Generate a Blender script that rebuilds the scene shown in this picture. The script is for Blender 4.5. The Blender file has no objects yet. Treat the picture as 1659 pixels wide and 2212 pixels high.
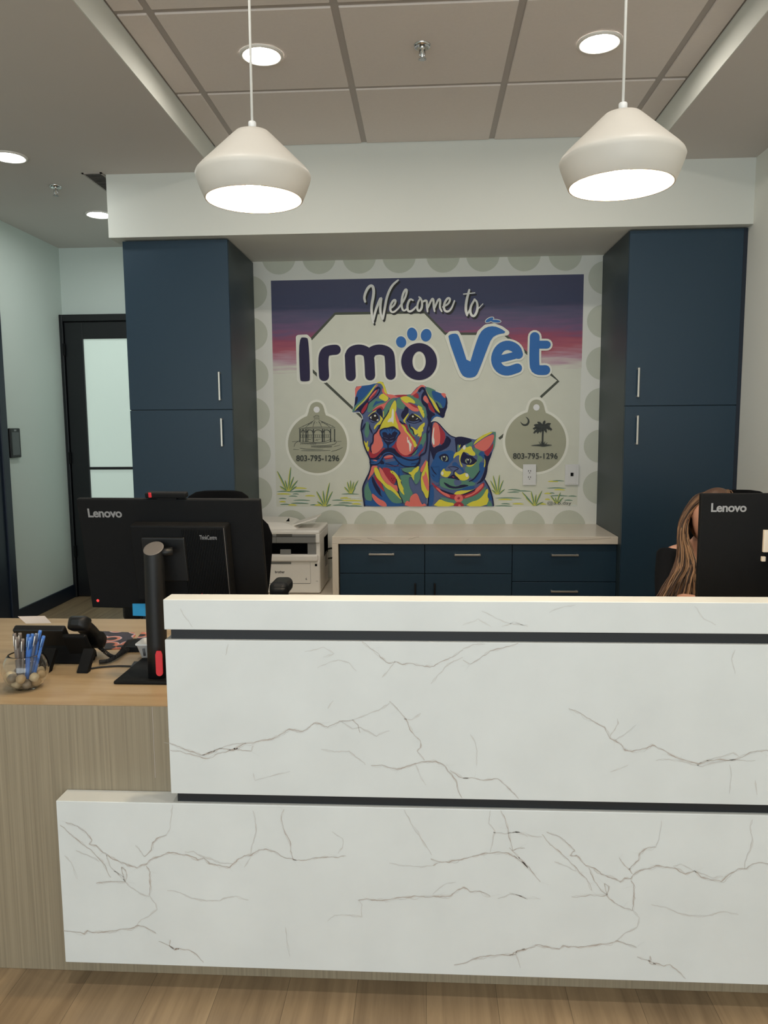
import bpy, bmesh, math, random
from math import sin, cos, pi, radians as R_
from mathutils import Vector, Matrix, Euler
from mathutils.geometry import tessellate_polygon
random.seed(7)
SC = bpy.context.scene
COL = SC.collection

# ------------------------------------------------------------------ camera
W_, H_ = 1659, 2212
FPX, YAW, PITCH, ROLL, CAMZ = 1630.6, 0.0557, 0.1144, -0.0075, 1.455
_F = Vector((-sin(YAW)*cos(PITCH), cos(YAW)*cos(PITCH), -sin(PITCH)))
_R0 = Vector((cos(YAW), sin(YAW), 0)); _U0 = _R0.cross(_F)
_R = _R0*cos(ROLL) + _U0*sin(ROLL); _U = -_R0*sin(ROLL) + _U0*cos(ROLL)
cam = bpy.data.cameras.new('camera'); camo = bpy.data.objects.new('camera', cam); COL.objects.link(camo)
cam.sensor_fit = 'VERTICAL'; cam.sensor_height = 36; cam.sensor_width = 27; cam.lens = FPX/H_*36
cam.clip_start = 0.02
camo.matrix_world = Matrix(((_R.x, _U.x, -_F.x, 0), (_R.y, _U.y, -_F.y, 0), (_R.z, _U.z, -_F.z, CAMZ), (0, 0, 0, 1)))
SC.camera = camo
def ray(px, py): return _F + _R*((px-W_/2)/FPX) - _U*((py-H_/2)/FPX)
def atY(px, py, Y):
    d = ray(px, py); k = Y/d.y; return Vector((d.x*k, Y, d.z*k+CAMZ))
def atZ(px, py, Z):
    d = ray(px, py); k = (Z-CAMZ)/d.z; return Vector((d.x*k, d.y*k, Z))
def atX(px, py, X):
    d = ray(px, py); k = X/d.x; return Vector((X, d.y*k, d.z*k+CAMZ))

# ------------------------------------------------------------------ view, world, assumed daylight
SC.view_settings.view_transform = 'Standard'; SC.view_settings.look = 'None'
SC.view_settings.gamma = 1; SC.view_settings.use_curve_mapping = False
SC.view_settings.exposure = 0.0
WORLD_STRENGTH = 0.45
DAY_POWER = 112
PENDANT_E, DOWN_E, HALL_E = 640, 168, 92
wd = bpy.data.worlds.new('daylight'); SC.world = wd; wd.use_nodes = True
wd.node_tree.nodes['Background'].inputs[0].default_value = (0.80, 0.92, 1.0, 1)
wd.node_tree.nodes['Background'].inputs[1].default_value = WORLD_STRENGTH
def area(name, loc, rot, sx, sy, power, col):
    l = bpy.data.lights.new(name, 'AREA'); l.shape = 'RECTANGLE'; l.size = sx; l.size_y = sy; l.energy = power; l.color = col
    o = bpy.data.objects.new(name, l); COL.objects.link(o); o.location = loc; o.rotation_euler = rot; return o
area('assumed_daylight_behind_camera', (-0.4, -3.2, 1.5), (R_(88), 0, 0), 4.6, 2.4, DAY_POWER, (0.88, 0.965, 1.0))  # unseen area light standing in for assumed daylight; no window is built

# ------------------------------------------------------------------ materials
def lin(c):
    c = c/255.0
    return c/12.92 if c <= 0.04045 else ((c+0.055)/1.055)**2.4
def C(r, g, b): return (lin(r), lin(g), lin(b), 1)
def P(r, g, b, k=0.62):
    return tuple(min(.9, lin(v)/k) for v in (r, g, b)) + (1,)
def nod(m, t, **kw):
    n = m.node_tree.nodes.new(t)
    for k, v in kw.items(): setattr(n, k, v)
    return n
def mat(name, col, rough=0.6, metal=0.0, var=0.06, scale=40, bump=0.0, spec=0.5, stretch=None, bscale=None, coat=0.0):
    """principled surface whose colour is modulated a little by noise"""
    m = bpy.data.materials.new(name); m.use_nodes = True; nt = m.node_tree; b = nt.nodes['Principled BSDF']; L = nt.links
    b.inputs['Roughness'].default_value = rough; b.inputs['Metallic'].default_value = metal
    b.inputs['Specular IOR Level'].default_value = spec; b.inputs['Coat Weight'].default_value = coat
    tc = nod(m, 'ShaderNodeTexCoord'); mp = nod(m, 'ShaderNodeMapping')
    if stretch: mp.inputs['Scale'].default_value = stretch
    L.new(tc.outputs['Object'], mp.inputs[0])
    nz = nod(m, 'ShaderNodeTexNoise'); nz.inputs['Scale'].default_value = scale; nz.inputs['Detail'].default_value = 4
    L.new(mp.outputs[0], nz.inputs['Vector'])
    mx = nod(m, 'ShaderNodeMix', data_type='RGBA'); L.new(nz.outputs[0], mx.inputs[0])
    mx.inputs[6].default_value = tuple(c*(1-var) for c in col[:3])+(1,)
    mx.inputs[7].default_value = tuple(min(1, c*(1+var)) for c in col[:3])+(1,)
    L.new(mx.outputs[2], b.inputs['Base Color'])
    if bump:
        n2 = nod(m, 'ShaderNodeTexNoise'); n2.inputs['Scale'].default_value = bscale or scale*6; n2.inputs['Detail'].default_value = 3
        L.new(mp.outputs[0], n2.inputs['Vector'])
        bp = nod(m, 'ShaderNodeBump'); bp.inputs['Strength'].default_value = bump; bp.inputs['Distance'].default_value = 0.002
        L.new(n2.outputs[0], bp.inputs['Height']); L.new(bp.outputs[0], b.inputs['Normal'])
    return m
def emit(name, col, strength, base=None):
    m = mat(name, base or col, 0.5, var=0.0); b = m.node_tree.nodes['Principled BSDF']
    b.inputs['Emission Color'].default_value = col; b.inputs['Emission Strength'].default_value = strength
    return m
def ramp(m, stops, fac):
    r = nod(m, 'ShaderNodeValToRGB'); cr = r.color_ramp
    while len(cr.elements) < len(stops): cr.elements.new(0.5)
    for e, (p, c) in zip(cr.elements, stops): e.position = p; e.color = c
    m.node_tree.links.new(fac, r.inputs[0]); return r
def wood(name, dark, light, scale, rough=0.5, planks=None):
    """grain stretched along the first axis of scale; optional plank pattern running along Y"""
    m = bpy.data.materials.new(name); m.use_nodes = True; nt = m.node_tree; b = nt.nodes['Principled BSDF']; L = nt.links
    b.inputs['Roughness'].default_value = rough
    tc = nod(m, 'ShaderNodeTexCoord'); mp = nod(m, 'ShaderNodeMapping'); mp.inputs['Scale'].default_value = scale
    L.new(tc.outputs['Object'], mp.inputs[0])
    vec = mp.outputs[0]
    bk = None
    if planks:
        m2 = nod(m, 'ShaderNodeMapping'); m2.inputs['Rotation'].default_value = (0, 0, pi/2); L.new(tc.outputs['Object'], m2.inputs[0])
        bk = nod(m, 'ShaderNodeTexBrick'); L.new(m2.outputs[0], bk.inputs['Vector'])
        bk.inputs['Color1'].default_value = (0, 0, 0, 1); bk.inputs['Color2'].default_value = (1, 1, 1, 1); bk.inputs['Mortar'].default_value = (.5, .5, .5, 1)
        bk.inputs['Scale'].default_value = 1; bk.inputs['Brick Width'].default_value = planks[1]; bk.inputs['Row Height'].default_value = planks[0]
        bk.inputs['Mortar Size'].default_value = 0.0006; bk.offset = 0.37
        ad = nod(m, 'ShaderNodeVectorMath', operation='MULTIPLY_ADD'); L.new(bk.outputs[0], ad.inputs[0]); ad.inputs[1].default_value = (7.3, 3.1, 5.7); L.new(vec, ad.inputs[2]); vec = ad.outputs[0]
    nz = nod(m, 'ShaderNodeTexNoise'); nz.inputs['Scale'].default_value = 1; nz.inputs['Detail'].default_value = 7; nz.inputs['Roughness'].default_value = 0.62; nz.inputs['Distortion'].default_value = 0.6
    L.new(vec, nz.inputs['Vector'])
    r = ramp(m, [(0.3, dark), (0.5, tuple((a+c)/2 for a, c in zip(dark, light))), (0.72, light)], nz.outputs[0])
    out = r.outputs[0]
    if bk:
        hs = nod(m, 'ShaderNodeMix', data_type='RGBA', blend_type='MULTIPLY'); hs.inputs[0].default_value = 0.55
        rr = ramp(m, [(0, (.62, .60, .58, 1)), (1, (1.1, 1.06, 1.0, 1))], bk.outputs[0])
        L.new(out, hs.inputs[6]); L.new(rr.outputs[0], hs.inputs[7])
        mo = nod(m, 'ShaderNodeMix', data_type='RGBA'); L.new(bk.outputs['Fac'], mo.inputs[0]); L.new(hs.outputs[2], mo.inputs[6]); mo.inputs[7].default_value = tuple(c*.45 for c in dark[:3])+(1,)
        out = mo.outputs[2]
    L.new(out, b.inputs['Base Color'])
    bp = nod(m, 'ShaderNodeBump'); bp.inputs['Strength'].default_value = 0.12; bp.inputs['Distance'].default_value = 0.001
    L.new(nz.outputs[0], bp.inputs['Height']); L.new(bp.outputs[0], b.inputs['Normal'])
    return m
M = {}
M['wall'] = mat('wall_paint', C(236, 237, 229), 0.75, var=.015, scale=3, bump=.05, bscale=300)
M['wallgreen'] = mat('pale_green_wall_paint', C(214, 224, 218), 0.75, var=.015, scale=3, bump=.05, bscale=300)
M['soffit'] = mat('soffit_paint', C(222, 224, 217), 0.75, var=.015, scale=3, bump=.05, bscale=300)
M['ceil'] = mat('ceiling_paint', C(208, 202, 197), 0.85, var=.02, scale=2, bump=.08, bscale=200)
M['tile'] = mat('mineral_tile', C(230, 221, 215), 0.9, var=.03, scale=60, bump=.35, bscale=420)
M['tbar'] = mat('grid_metal', C(178, 170, 164), 0.5, var=.02)
M['navy'] = mat('navy_laminate', C(29, 55, 73), 0.42, var=.07, scale=1.2, bump=.05, bscale=500)
M['navyside'] = mat('navy_laminate_side', C(42, 58, 64), 0.45, var=.07, scale=1.2, bump=.05, bscale=500)
M['navytrim'] = mat('navy_painted_trim', C(22, 34, 50), 0.45, var=.05)
M['blackpaint'] = mat('black_door_paint', C(17, 20, 24), 0.4, var=.05)
M['reveal'] = mat('black_recess', C(17, 21, 25), 0.45, var=.08, scale=8)
M['black'] = mat('black_plastic', C(15, 16, 18), 0.45, spec=.4, var=.1, scale=120, bump=.1, bscale=1500)
M['blackmatte'] = mat('matte_black_plastic', C(10, 11, 13), 0.65, spec=.2, var=.1, scale=90, bump=.15, bscale=1800)
M['blackfab'] = mat('black_mesh_fabric', C(8, 8, 10), 0.9, spec=.15, var=.2, scale=300, bump=.4, bscale=1600)
M['greytop'] = mat('grey_metal_cap', C(110, 106, 104), 0.4, metal=.3, var=.05)
M['red'] = mat('red_plastic', C(205, 40, 52), 0.4, var=.05)
M['letter'] = mat('silver_lettering', C(150, 150, 152), 0.35, metal=.35, var=.03)
M['steel'] = mat('brushed_nickel', C(205, 200, 190), 0.3, metal=.85, var=.05, scale=30, stretch=(1, 1, 20))
M['chrome'] = mat('chrome', C(200, 200, 200), 0.15, metal=1, var=.02)
M['white'] = mat('white_enamel', C(232, 228, 220), 0.4, var=.01)
M['shade'] = mat('white_shade_enamel', C(212, 207, 198), 0.45, var=.01)
M['cord'] = mat('white_cord', C(230, 228, 222), 0.5, var=.02)
M['printer'] = mat('printer_shell', C(242, 238, 231), 0.5, var=.015, bump=.06, bscale=900)
M['printergrey'] = mat('printer_grey', C(132, 132, 130), 0.5, var=.02)
M['paper'] = mat('paper', C(222, 205, 192), 0.8, var=.02)
M['whitepl'] = mat('white_plastic', C(228, 228, 226), 0.35, var=.01)
M['bluenote'] = mat('blue_paper', C(30, 140, 190), 0.7, var=.03)
M['rubber'] = mat('black_rubber', C(18, 18, 19), 0.65, var=.05)
M['stone_back'] = mat('beige_stone', C(232, 221, 205), 0.25, var=.05, scale=5)
M['marble'] = mat('white_quartz', C(221, 223, 221), 0.3, var=.085, scale=6)
M['halo'] = mat('quartz_vein_soft', C(212, 211, 207), 0.28, var=.03, scale=14)
M['vein1'] = mat('quartz_vein', C(181, 169, 160), 0.3, var=.12, scale=22)
M['vein2'] = mat('quartz_vein_pale', C(199, 194, 189), 0.3, var=.08, scale=22)
M['oaktop'] = wood('oak_worktop', C(163, 137, 104), C(184, 163, 130), (2.0, 22, 22), 0.42)
M['oakpanel'] = wood('grey_oak_panel', C(132, 119, 98), C(160, 146, 122), (150, 150, 1.3), 0.55)
M['floor'] = wood('oak_plank_floor', C(136, 115, 90), C(176, 152, 121), (26, 1.5, 26), 0.42, planks=(0.18, 1.5))
M['skin'] = mat('skin', C(214, 158, 132), 0.5, var=.05, scale=30)
M['lip'] = mat('lips', C(186, 104, 104), 0.4, var=.05)
M['hair1'] = mat('brown_hair', C(92, 64, 46), 0.5, var=.3, scale=30)
M['hair2'] = mat('light_brown_hair', C(150, 115, 84), 0.5, var=.25, scale=30)
M['hair3'] = mat('dark_brown_hair', C(52, 34, 25), 0.5, var=.25, scale=30)
M['cloth'] = mat('charcoal_scrubs', C(15, 16, 20), 0.85, spec=.2, var=.1, scale=60, bump=.2)

# ------------------------------------------------------------------ mesh builder
class MB:
    def __init__(s): s.bm = bmesh.new(); s.mi = 0
    def _tag(s, faces):
        for f in faces: f.material_index = s.mi
    def box(s, x0, x1, y0, y1, z0, z1, bev=0.0, seg=2, mtx=None):
        r = bmesh.ops.create_cube(s.bm, size=1)
        vs = r['verts']
        for v in vs:
            v.co = Vector((x0+(v.co.x+.5)*(x1-x0), y0+(v.co.y+.5)*(y1-y0), z0+(v.co.z+.5)*(z1-z0)))
        fs = list({f for v in vs for f in v.link_faces}); s._tag(fs)
        if bev > 0:
            b = min(bev, .45*min(abs(x1-x0), abs(y1-y0), abs(z1-z0)))
            es = list({e for v in vs for e in v.link_edges})
            rr = bmesh.ops.bevel(s.bm, geom=es, offset=b, segments=seg, profile=.5, affect='EDGES'); s._tag(rr['faces'])
            vs = list({v for f in rr['faces'] for v in f.verts} | {v for v in vs if v.is_valid})
        if mtx is not None: bmesh.ops.transform(s.bm, matrix=mtx, verts=vs)
        return s
    def loft(s, rings, cap0=True, cap1=True, smooth=True, closed=True):
        vr = [[s.bm.verts.new(p) for p in r] for r in rings]
        n = len(rings[0])
        for a, b in zip(vr, vr[1:]):
            for i in range(n if closed else n-1):
                j = (i+1) % n
                try:
                    f = s.bm.faces.new((a[i], a[j], b[j], b[i])); f.smooth = smooth; f.material_index = s.mi
                except ValueError: pass
        for c, r in ((cap0, vr[0][::-1]), (cap1, vr[-1])):
            if c and n > 2:
                f = s.bm.faces.new(r); f.material_index = s.mi
        return s
    def tube(s, pts, rad, n=8, smooth=True, flat=None):
        pts = [Vector(p) for p in pts]; rings = []; ref = None
        for i, p in enumerate(pts):
            d = (pts[min(i+1, len(pts)-1)]-pts[max(i-1, 0)]).normalized()
            if ref is None:
                ref = Vector((0, 0, 1)) if abs(d.z) < .9 else Vector((1, 0, 0))
            a = (ref - d*ref.dot(d)).normalized(); b = d.cross(a); ref = a
            r = rad[i] if isinstance(rad, (list, tuple)) else rad
            rings.append([p + a*(r*cos(2*pi*k/n)) + b*(r*(flat or 1)*sin(2*pi*k/n)) for k in range(n)])
        return s.loft(rings, smooth=smooth)
    def lathe(s, prof, c=(0, 0, 0), n=48, smooth=True, cap0=False, cap1=False):
        c = Vector(c)
        return s.loft([[c+Vector((r*cos(2*pi*k/n), r*sin(2*pi*k/n), z)) for k in range(n)] for r, z in prof], cap0, cap1, smooth)
    def cyl(s, c, r, h, n=32, axis='z', r2=None):
        c = Vector(c); r2 = r if r2 is None else r2
        f = {'z': lambda a, b, t: Vector((a, b, t)), 'y': lambda a, b, t: Vector((a, t, b)), 'x': lambda a, b, t: Vector((t, a, b))}[axis]
        ring = lambda rr, t: [c+f(rr*cos(2*pi*k/n), rr*sin(2*pi*k/n), t) for k in range(n)]
        s.loft([ring(r, 0), ring(r2, h)], smooth=False)
        return s
    def ball(s, c, r, seg=16, mtx=None):
        rr = bmesh.ops.create_uvsphere(s.bm, u_segments=seg, v_segments=max(6, seg//2), radius=1)
        rv = r if isinstance(r, (list, tuple)) else (r, r, r)
        for v in rr['verts']: v.co = Vector((v.co.x*rv[0], v.co.y*rv[1], v.co.z*rv[2]))
        if mtx is not None: bmesh.ops.transform(s.bm, matrix=mtx, verts=rr['verts'])
        for v in rr['verts']: v.co += Vector(c)
        for f in {f for v in rr['verts'] for f in v.link_faces}: f.smooth = True; f.material_index = s.mi
        return s
    def flat(s, pts3):
        """one planar polygon, concave allowed"""
        vs = [s.bm.verts.new(p) for p in pts3]
        for t in tessellate_polygon([[Vector(p) for p in pts3]]):
            try:
                f = s.bm.faces.new([vs[i] for i in t]); f.material_index = s.mi
            except ValueError: pass
        return s
    def prism(s, poly, fn, d0, d1):
        """poly in 2-D, fn(u,v,d) -> point; extruded from depth d0 to d1"""
        n = len(poly)
        a = [s.bm.verts.new(fn(u, v, d0)) for u, v in poly]; b = [s.bm.verts.new(fn(u, v, d1)) for u, v in poly]
        for i in range(n):
            j = (i+1) % n; f = s.bm.faces.new((a[i], a[j], b[j], b[i])); f.material_index = s.mi
        tr = tessellate_polygon([[Vector((u, v, 0)) for u, v in poly]])
        for t in tr:
            for vs in ([a[i] for i in t], [b[i] for i in reversed(t)]):
                try:
                    f = s.bm.faces.new(vs); f.material_index = s.mi
                except ValueError: pass
        return s
def rootloc(o):
    while o.parent: o = o.parent
    return o.location
def obj(name, mb, mats, parent=None, world=True, label=None, cat=None, group=None, kind=None, norm=True):
    if norm: bmesh.ops.recalc_face_normals(mb.bm, faces=mb.bm.faces)
    if parent is not None and world:
        bmesh.ops.translate(mb.bm, vec=-Vector(rootloc(parent)), verts=mb.bm.verts)
    me = bpy.data.meshes.new(name); mb.bm.to_mesh(me); mb.bm.free()
    for m in (mats if isinstance(mats, (list, tuple)) else [mats]): me.materials.append(m)
    o = bpy.data.objects.new(name, me); COL.objects.link(o)
    if parent is not None: o.parent = parent
    tag(o, label, cat, group, kind); return o
def tag(o, label=None, cat=None, group=None, kind=None):
    for k, v in (('label', label), ('category', cat), ('group', group), ('kind', kind)):
        if v: o[k] = v
    return o
def thing(name, label, cat, loc=(0, 0, 0), rz=0, group=None):
    o = bpy.data.objects.new(name, None); COL.objects.link(o); o.location = loc; o.rotation_euler = (0, 0, rz); o.empty_display_size = .05
    return tag(o, label, cat, group)
def dup(o, loc, rz=None, label=None, parent=None):
    c = o.copy(); COL.objects.link(c)
    if parent is not None: c.parent = parent
    else:
        c.location = loc
        if rz is not None: c.rotation_euler = (0, 0, rz)
        if label: c['label'] = label
    for ch in list(o.children): dup(ch, None, parent=c)
    return c
def text_mesh(s, bold=0.0, shear=0.0, spacing=1.0):
    """outline polygons of a text as (verts2d, faces); unit text size"""
    cu = bpy.data.curves.new('t', 'FONT'); cu.body = s; cu.offset = bold; cu.shear = shear; cu.space_character = spacing; cu.resolution_u = 4
    o = bpy.data.objects.new('t', cu); COL.objects.link(o)
    bpy.context.view_layer.update()
    me = bpy.data.meshes.new_from_object(o.evaluated_get(bpy.context.evaluated_depsgraph_get()))
    v = [(p.co.x, p.co.y) for p in me.vertices]; f = [tuple(p.vertices) for p in me.polygons]
    bpy.data.objects.remove(o); bpy.data.curves.remove(cu); bpy.data.meshes.remove(me)
    return v, f
def put_text(mb, s, fn, u0, u1, v0, v1, bold=0.0, shear=0.0, spacing=1.0):
    """fit the text in the rectangle u0..u1 x v0..v1 of a surface; fn(u,v) -> point"""
    v, f = text_mesh(s, bold, shear, spacing)
    xs = [p[0] for p in v]; ys = [p[1] for p in v]
    ax, ay = min(xs), min(ys); kx = (u1-u0)/(max(xs)-ax); ky = (v1-v0)/(max(ys)-ay)
    vs = [mb.bm.verts.new(fn(u0+(x-ax)*kx, v0+(y-ay)*ky)) for x, y in v]
    for t in f:
        try:
            q = mb.bm.faces.new([vs[i] for i in t]); q.material_index = mb.mi
        except ValueError: pass
def chaikin(p, it=1, closed=False):
    for _ in range(it):
        q = []
        n = len(p)
        rng = range(n) if closed else range(n-1)
        if not closed: q.append(p[0])
        for i in rng:
            a, b = p[i], p[(i+1) % n]
            q.append((a[0]*.75+b[0]*.25, a[1]*.75+b[1]*.25)); q.append((a[0]*.25+b[0]*.75, a[1]*.25+b[1]*.75))
        if not closed: q.append(p[-1])
        p = q
    return p
# ================================================================== the setting
XL, XR_, YB, YF = -3.035, 1.853, 5.273, 6.304
ZLOW, ZT, ZS, YS, XSL = 2.932, 3.0724, 2.5725, 4.541, -1.877
TXL, TXR, TYF = -1.2265, 1.239, -1.4
def S(name, mb, m, **k): return obj(name, mb, m, kind='structure', **k)
S('floor', MB().box(XL-.1, XR_+.1, -3.4, YF+.1, -.06, 0), M['floor'])
S('wall_left', MB().box(XL-.1, XL, -3.4, YF+.1, 0, 3.2), M['wallgreen'])
S('wall_right', MB().box(XR_, XR_+.1, -3.4, YB+.13, 0, 3.2), M['wall'])
S('wall_far', MB().box(XL, XR_, YF, YF+.1, 0, 3.2), M['wallgreen'])
S('wall_return', MB().box(XSL, XSL+.055, YB+.12, YF, 0, ZLOW), M['wallgreen'])
S('ceiling', MB().box(XL, TXL, -3.4, YF, ZLOW, 3.2).box(TXR, XR_, -3.4, YB+.1, ZLOW, 3.2).box(TXL, TXR, -3.4, TYF, ZLOW, 3.2).box(TXL, TXR, YB+.12, YF, ZLOW, 3.2), M['ceil'])
S('wall_soffit', MB().box(XSL, XR_, YS, YB+.12, ZS, ZLOW).box(TXL, TXR, YS, YB+.12, ZLOW, 3.2), M['soffit'])
S('trim_1', MB().box(TXL, TXL+.005, TYF, YS, ZLOW+.0005, ZT-.004), M['soffit'])
S('trim_2', MB().box(TXR-.005, TXR, TYF, YS, ZLOW+.0005, ZT-.004), M['soffit'])
# suspended ceiling: metal grid plane with tegular tiles hanging through it
TT, GX0, GY0, BW = 0.7272, -1.0788, 3.828, 0.031
S('ceiling_grid', MB().box(TXL+.001, TXR-.001, TYF, YS-.001, ZT, ZT+.02), M['tbar'])
tl = MB()
xs = [TXL-.003] + [GX0+i*TT for i in range(4)] + [TXR+.003]
ys = [GY0+j*TT for j in range(-7, 1)] + [YS+.010]
for a, b in zip(xs, xs[1:]):
    for c, d in zip(ys, ys[1:]):
        x0, x1, y0, y1 = a+BW/2, b-BW/2, max(c+BW/2, TYF+.02), d-BW/2
        if x1-x0 > .03 and y1-y0 > .03: tl.box(x0, x1, y0, y1, ZT-.007, ZT+.01, .003, 1)
S('ceiling_tile', tl, M['tile'])
# back wall, with the painted dots of the border as one part of its paint
S('wall_back', MB().box(XSL, XR_, YB, YB+.12, 0, ZS+.02), M['wall'])
# baseboards
S('baseboard_left', MB().box(XL, XL+.014, 5.33, YF-.03, 0, .113, .004), M['navytrim'])
S('baseboard_far', MB().box(-1.95, XSL, YF-.014, YF, 0, .113, .004), M['navytrim'])
S('baseboard_right', MB().box(XR_-.014, XR_, 2.8, 4.55, 0, .113, .004), M['navytrim'])

# glazed door at the end of the corridor
def door_far():
    yf = YF
    pTL = atY(180.7, 732.8, yf-.03); zt = atY(135, 682.3, yf).z
    mz = atY(190, 1011.5, yf-.03).z; x0 = XL+.03; x1 = -1.97
    f = MB().box(XL+.001, x0, yf-.07, yf, 0, zt, .004).box(x1, x1+.05, yf-.07, yf, 0, zt, .004).box(x0, x1, yf-.07, yf, zt-.055, zt, .004)
    d = S('door_1', f, M['blackpaint'])
    gx0, gx1, gz1, gz0 = pTL.x, x1-.16, pTL.z, .28
    leaf = MB().box(x0+.004, gx0, yf-.05, yf-.01, .01, zt-.06, .003).box(gx1, x1-.004, yf-.05, yf-.01, .01, zt-.06, .003)
    leaf.box(gx0, gx1, yf-.05, yf-.01, gz1, zt-.06, .003).box(gx0, gx1, yf-.05, yf-.01, .01, gz0, .003).box(gx0, gx1, yf-.05, yf-.01, mz-.011, mz+.011, .003)
    obj('door_leaf', leaf, M['blackpaint'], d, world=False)
    pane = mat('lit_frosted_glass', C(222, 236, 228), 0.25, var=.03, scale=1.5)
    b = pane.node_tree.nodes['Principled BSDF']; b.inputs['Emission Color'].default_value = C(216, 236, 224); b.inputs['Emission Strength'].default_value = 0.30
    obj('door_pane', MB().box(gx0-.002, gx1+.002, yf-.034, yf-.028, gz0, gz1), pane, d, world=False)
    hd = MB()
    for z in (.35, 1.15, 2.05): hd.box(x0-.006, x0+.012, yf-.074, yf-.055, z, z+.1, .003)
    obj('hinge', hd, M['blackmatte'], d, world=False)
door_far()
# navy door in the near part of the corridor wall
def door_near():
    y1 = atX(35.8, 1317.8, XL).y; y0 = y1-1.06
    d = S('door_2', MB().box(XL, XL+.022, y1-.085, y1, 0, 2.385, .004).box(XL, XL+.022, y0, y0+.085, 0, 2.385, .004).box(XL, XL+.022, y0+.085, y1-.085, 2.30, 2.385, .004), M['navytrim'])
    obj('door_leaf', MB().box(XL, XL+.008, y0+.088, y1-.088, .01, 2.297), M['navytrim'], d, world=False)
    obj('door_handle', MB().cyl((XL+.008, y0+.16, 1.02), .026, .012, axis='x').tube([(XL+.02, y0+.16, 1.02), (XL+.055, y0+.16, 1.02), (XL+.06, y0+.18, 1.02), (XL+.06, y0+.28, 1.02)], .009), M['steel'], d, world=False)
door_near()

# ================================================================== the mural on the back wall
K = .6
def paintmat(name, r, g, b): return mat('paint_'+name, P(r, g, b, K), 0.8, var=.05, scale=9)
PAL = {}
for n, c in dict(yellow=(186, 177, 60), coral=(190, 98, 90), red=(142, 42, 54), blue=(32, 74, 126), green=(76, 116, 100), slate=(72, 84, 118), navy=(22, 23, 54),
                 dark=(34, 30, 32), cream=(218, 208, 186), white=(196, 195, 184), hole=(206, 204, 194), navy2=(40, 36, 62), blue2=(48, 94, 152), outline=(66, 70, 62), tag=(142, 142, 124),
                 ink=(50, 54, 52), iris=(128, 140, 112), bg=(180, 181, 169), dot=(164, 167, 155), script=(198, 198, 190), shadow=(42, 42, 42), gyellow=(180, 176, 72), ggreen=(84, 116, 96), pale=(188, 200, 190), maroon=(140, 62, 74)).items(): PAL[n] = paintmat(n, *c)
NAMES = list(PAL); IDX = {n: i for i, n in enumerate(NAMES)}
class Paint(MB):
    """flat paint on the back wall: every call lays one more coat over those before"""
    STEP = .00005
    def __init__(s, base=.0004): super().__init__(); s.off = base; s.fr = (0, 0, 1.0)
    def frame(s, x, y, k): s.fr = (x, y, k); return s
    clip = None
    def pt(s, u, v):
        p = atY(s.fr[0]+u/s.fr[2], s.fr[1]+v/s.fr[2], YB-s.off)
        if s.clip: p = Vector((min(max(p.x, s.clip[0]), s.clip[1]), p.y, min(max(p.z, s.clip[2]), s.clip[3])))
        return p
    def poly(s, col, pts, sm=1):
        s.off += s.STEP; s.mi = IDX[col]
        p = chaikin([tuple(q) for q in pts], sm, True) if sm else pts
        s.flat([s.pt(*q) for q in p]); return s
    def ell(s, col, cx, cy, rx, ry, rot=0, n=36):
        c, w = cos(R_(rot)), sin(R_(rot))
        return s.poly(col, [(cx+rx*cos(2*pi*k/n)*c-ry*sin(2*pi*k/n)*w, cy+rx*cos(2*pi*k/n)*w+ry*sin(2*pi*k/n)*c) for k in range(n)], 0)
    def ring(s, col, cx, cy, rx, ry, ix, iy, icx=None, icy=None, n=48):
        s.off += s.STEP; s.mi = IDX[col]
        icx = cx if icx is None else icx; icy = cy if icy is None else icy
        o = [s.bm.verts.new(s.pt(cx+rx*cos(2*pi*k/n), cy+ry*sin(2*pi*k/n))) for k in range(n)]
        i = [s.bm.verts.new(s.pt(icx+ix*cos(2*pi*k/n), icy+iy*sin(2*pi*k/n))) for k in range(n)]
        for k in range(n):
            j = (k+1) % n; f = s.bm.faces.new((o[k], o[j], i[j], i[k])); f.material_index = s.mi
        return s
    def stroke(s, col, pts, w, sm=2, t0=1.0, t1=1.0, cap=True, bump=True):
        """brush stroke of width w (tapering to t0*w and t1*w at the ends); each coat lies over the last"""
        s.mi = IDX[col]
        p = chaikin([tuple(q) for q in pts], sm) if len(pts) > 2 else [tuple(q) for q in pts]
        n = len(p); L = []; R = []
        s.off += s.STEP; o0 = s.off
        for i, (x, y) in enumerate(p):
            a = p[max(i-1, 0)]; b = p[min(i+1, n-1)]; dx, dy = b[0]-a[0], b[1]-a[1]; d = math.hypot(dx, dy) or 1
            t = i/(n-1); h = w/2*(t0+(1-t0)*min(1, t*3))*(t1+(1-t1)*min(1, (1-t)*3))
            s.off = o0+s.STEP*t if n > 2 else o0
            L.append(s.bm.verts.new(s.pt(x-dy/d*h, y+dx/d*h))); R.append(s.bm.verts.new(s.pt(x+dy/d*h, y-dx/d*h)))
        for i in range(n-1):
            f = s.bm.faces.new((L[i], L[i+1], R[i+1], R[i])); f.material_index = s.mi
        if cap:
            for (x, y), k in ((p[0], t0), (p[-1], t1)):
                r = w/2*k; s.off += s.STEP
                if r > .3: s.flat([s.pt(x+r*cos(2*pi*q/14), y+r*sin(2*pi*q/14)) for q in range(14)])
        return s
def paint_part(name, pb, parent, kind=None): 
    used = sorted({f.material_index for f in pb.bm.faces}); remap = {u: i for i, u in enumerate(used)}
    pb.bm.normal_update()
    for f in pb.bm.faces:
        f.material_index = remap[f.material_index]
        if f.normal.y > 0: f.normal_flip()
    return obj(name, pb, [PAL[NAMES[u]] for u in used], parent, norm=False)

mural = thing('mural', 'painted welcome mural of a multicoloured dog and cat above the back worktop', 'mural', atY(922, 1094, YB))
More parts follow.
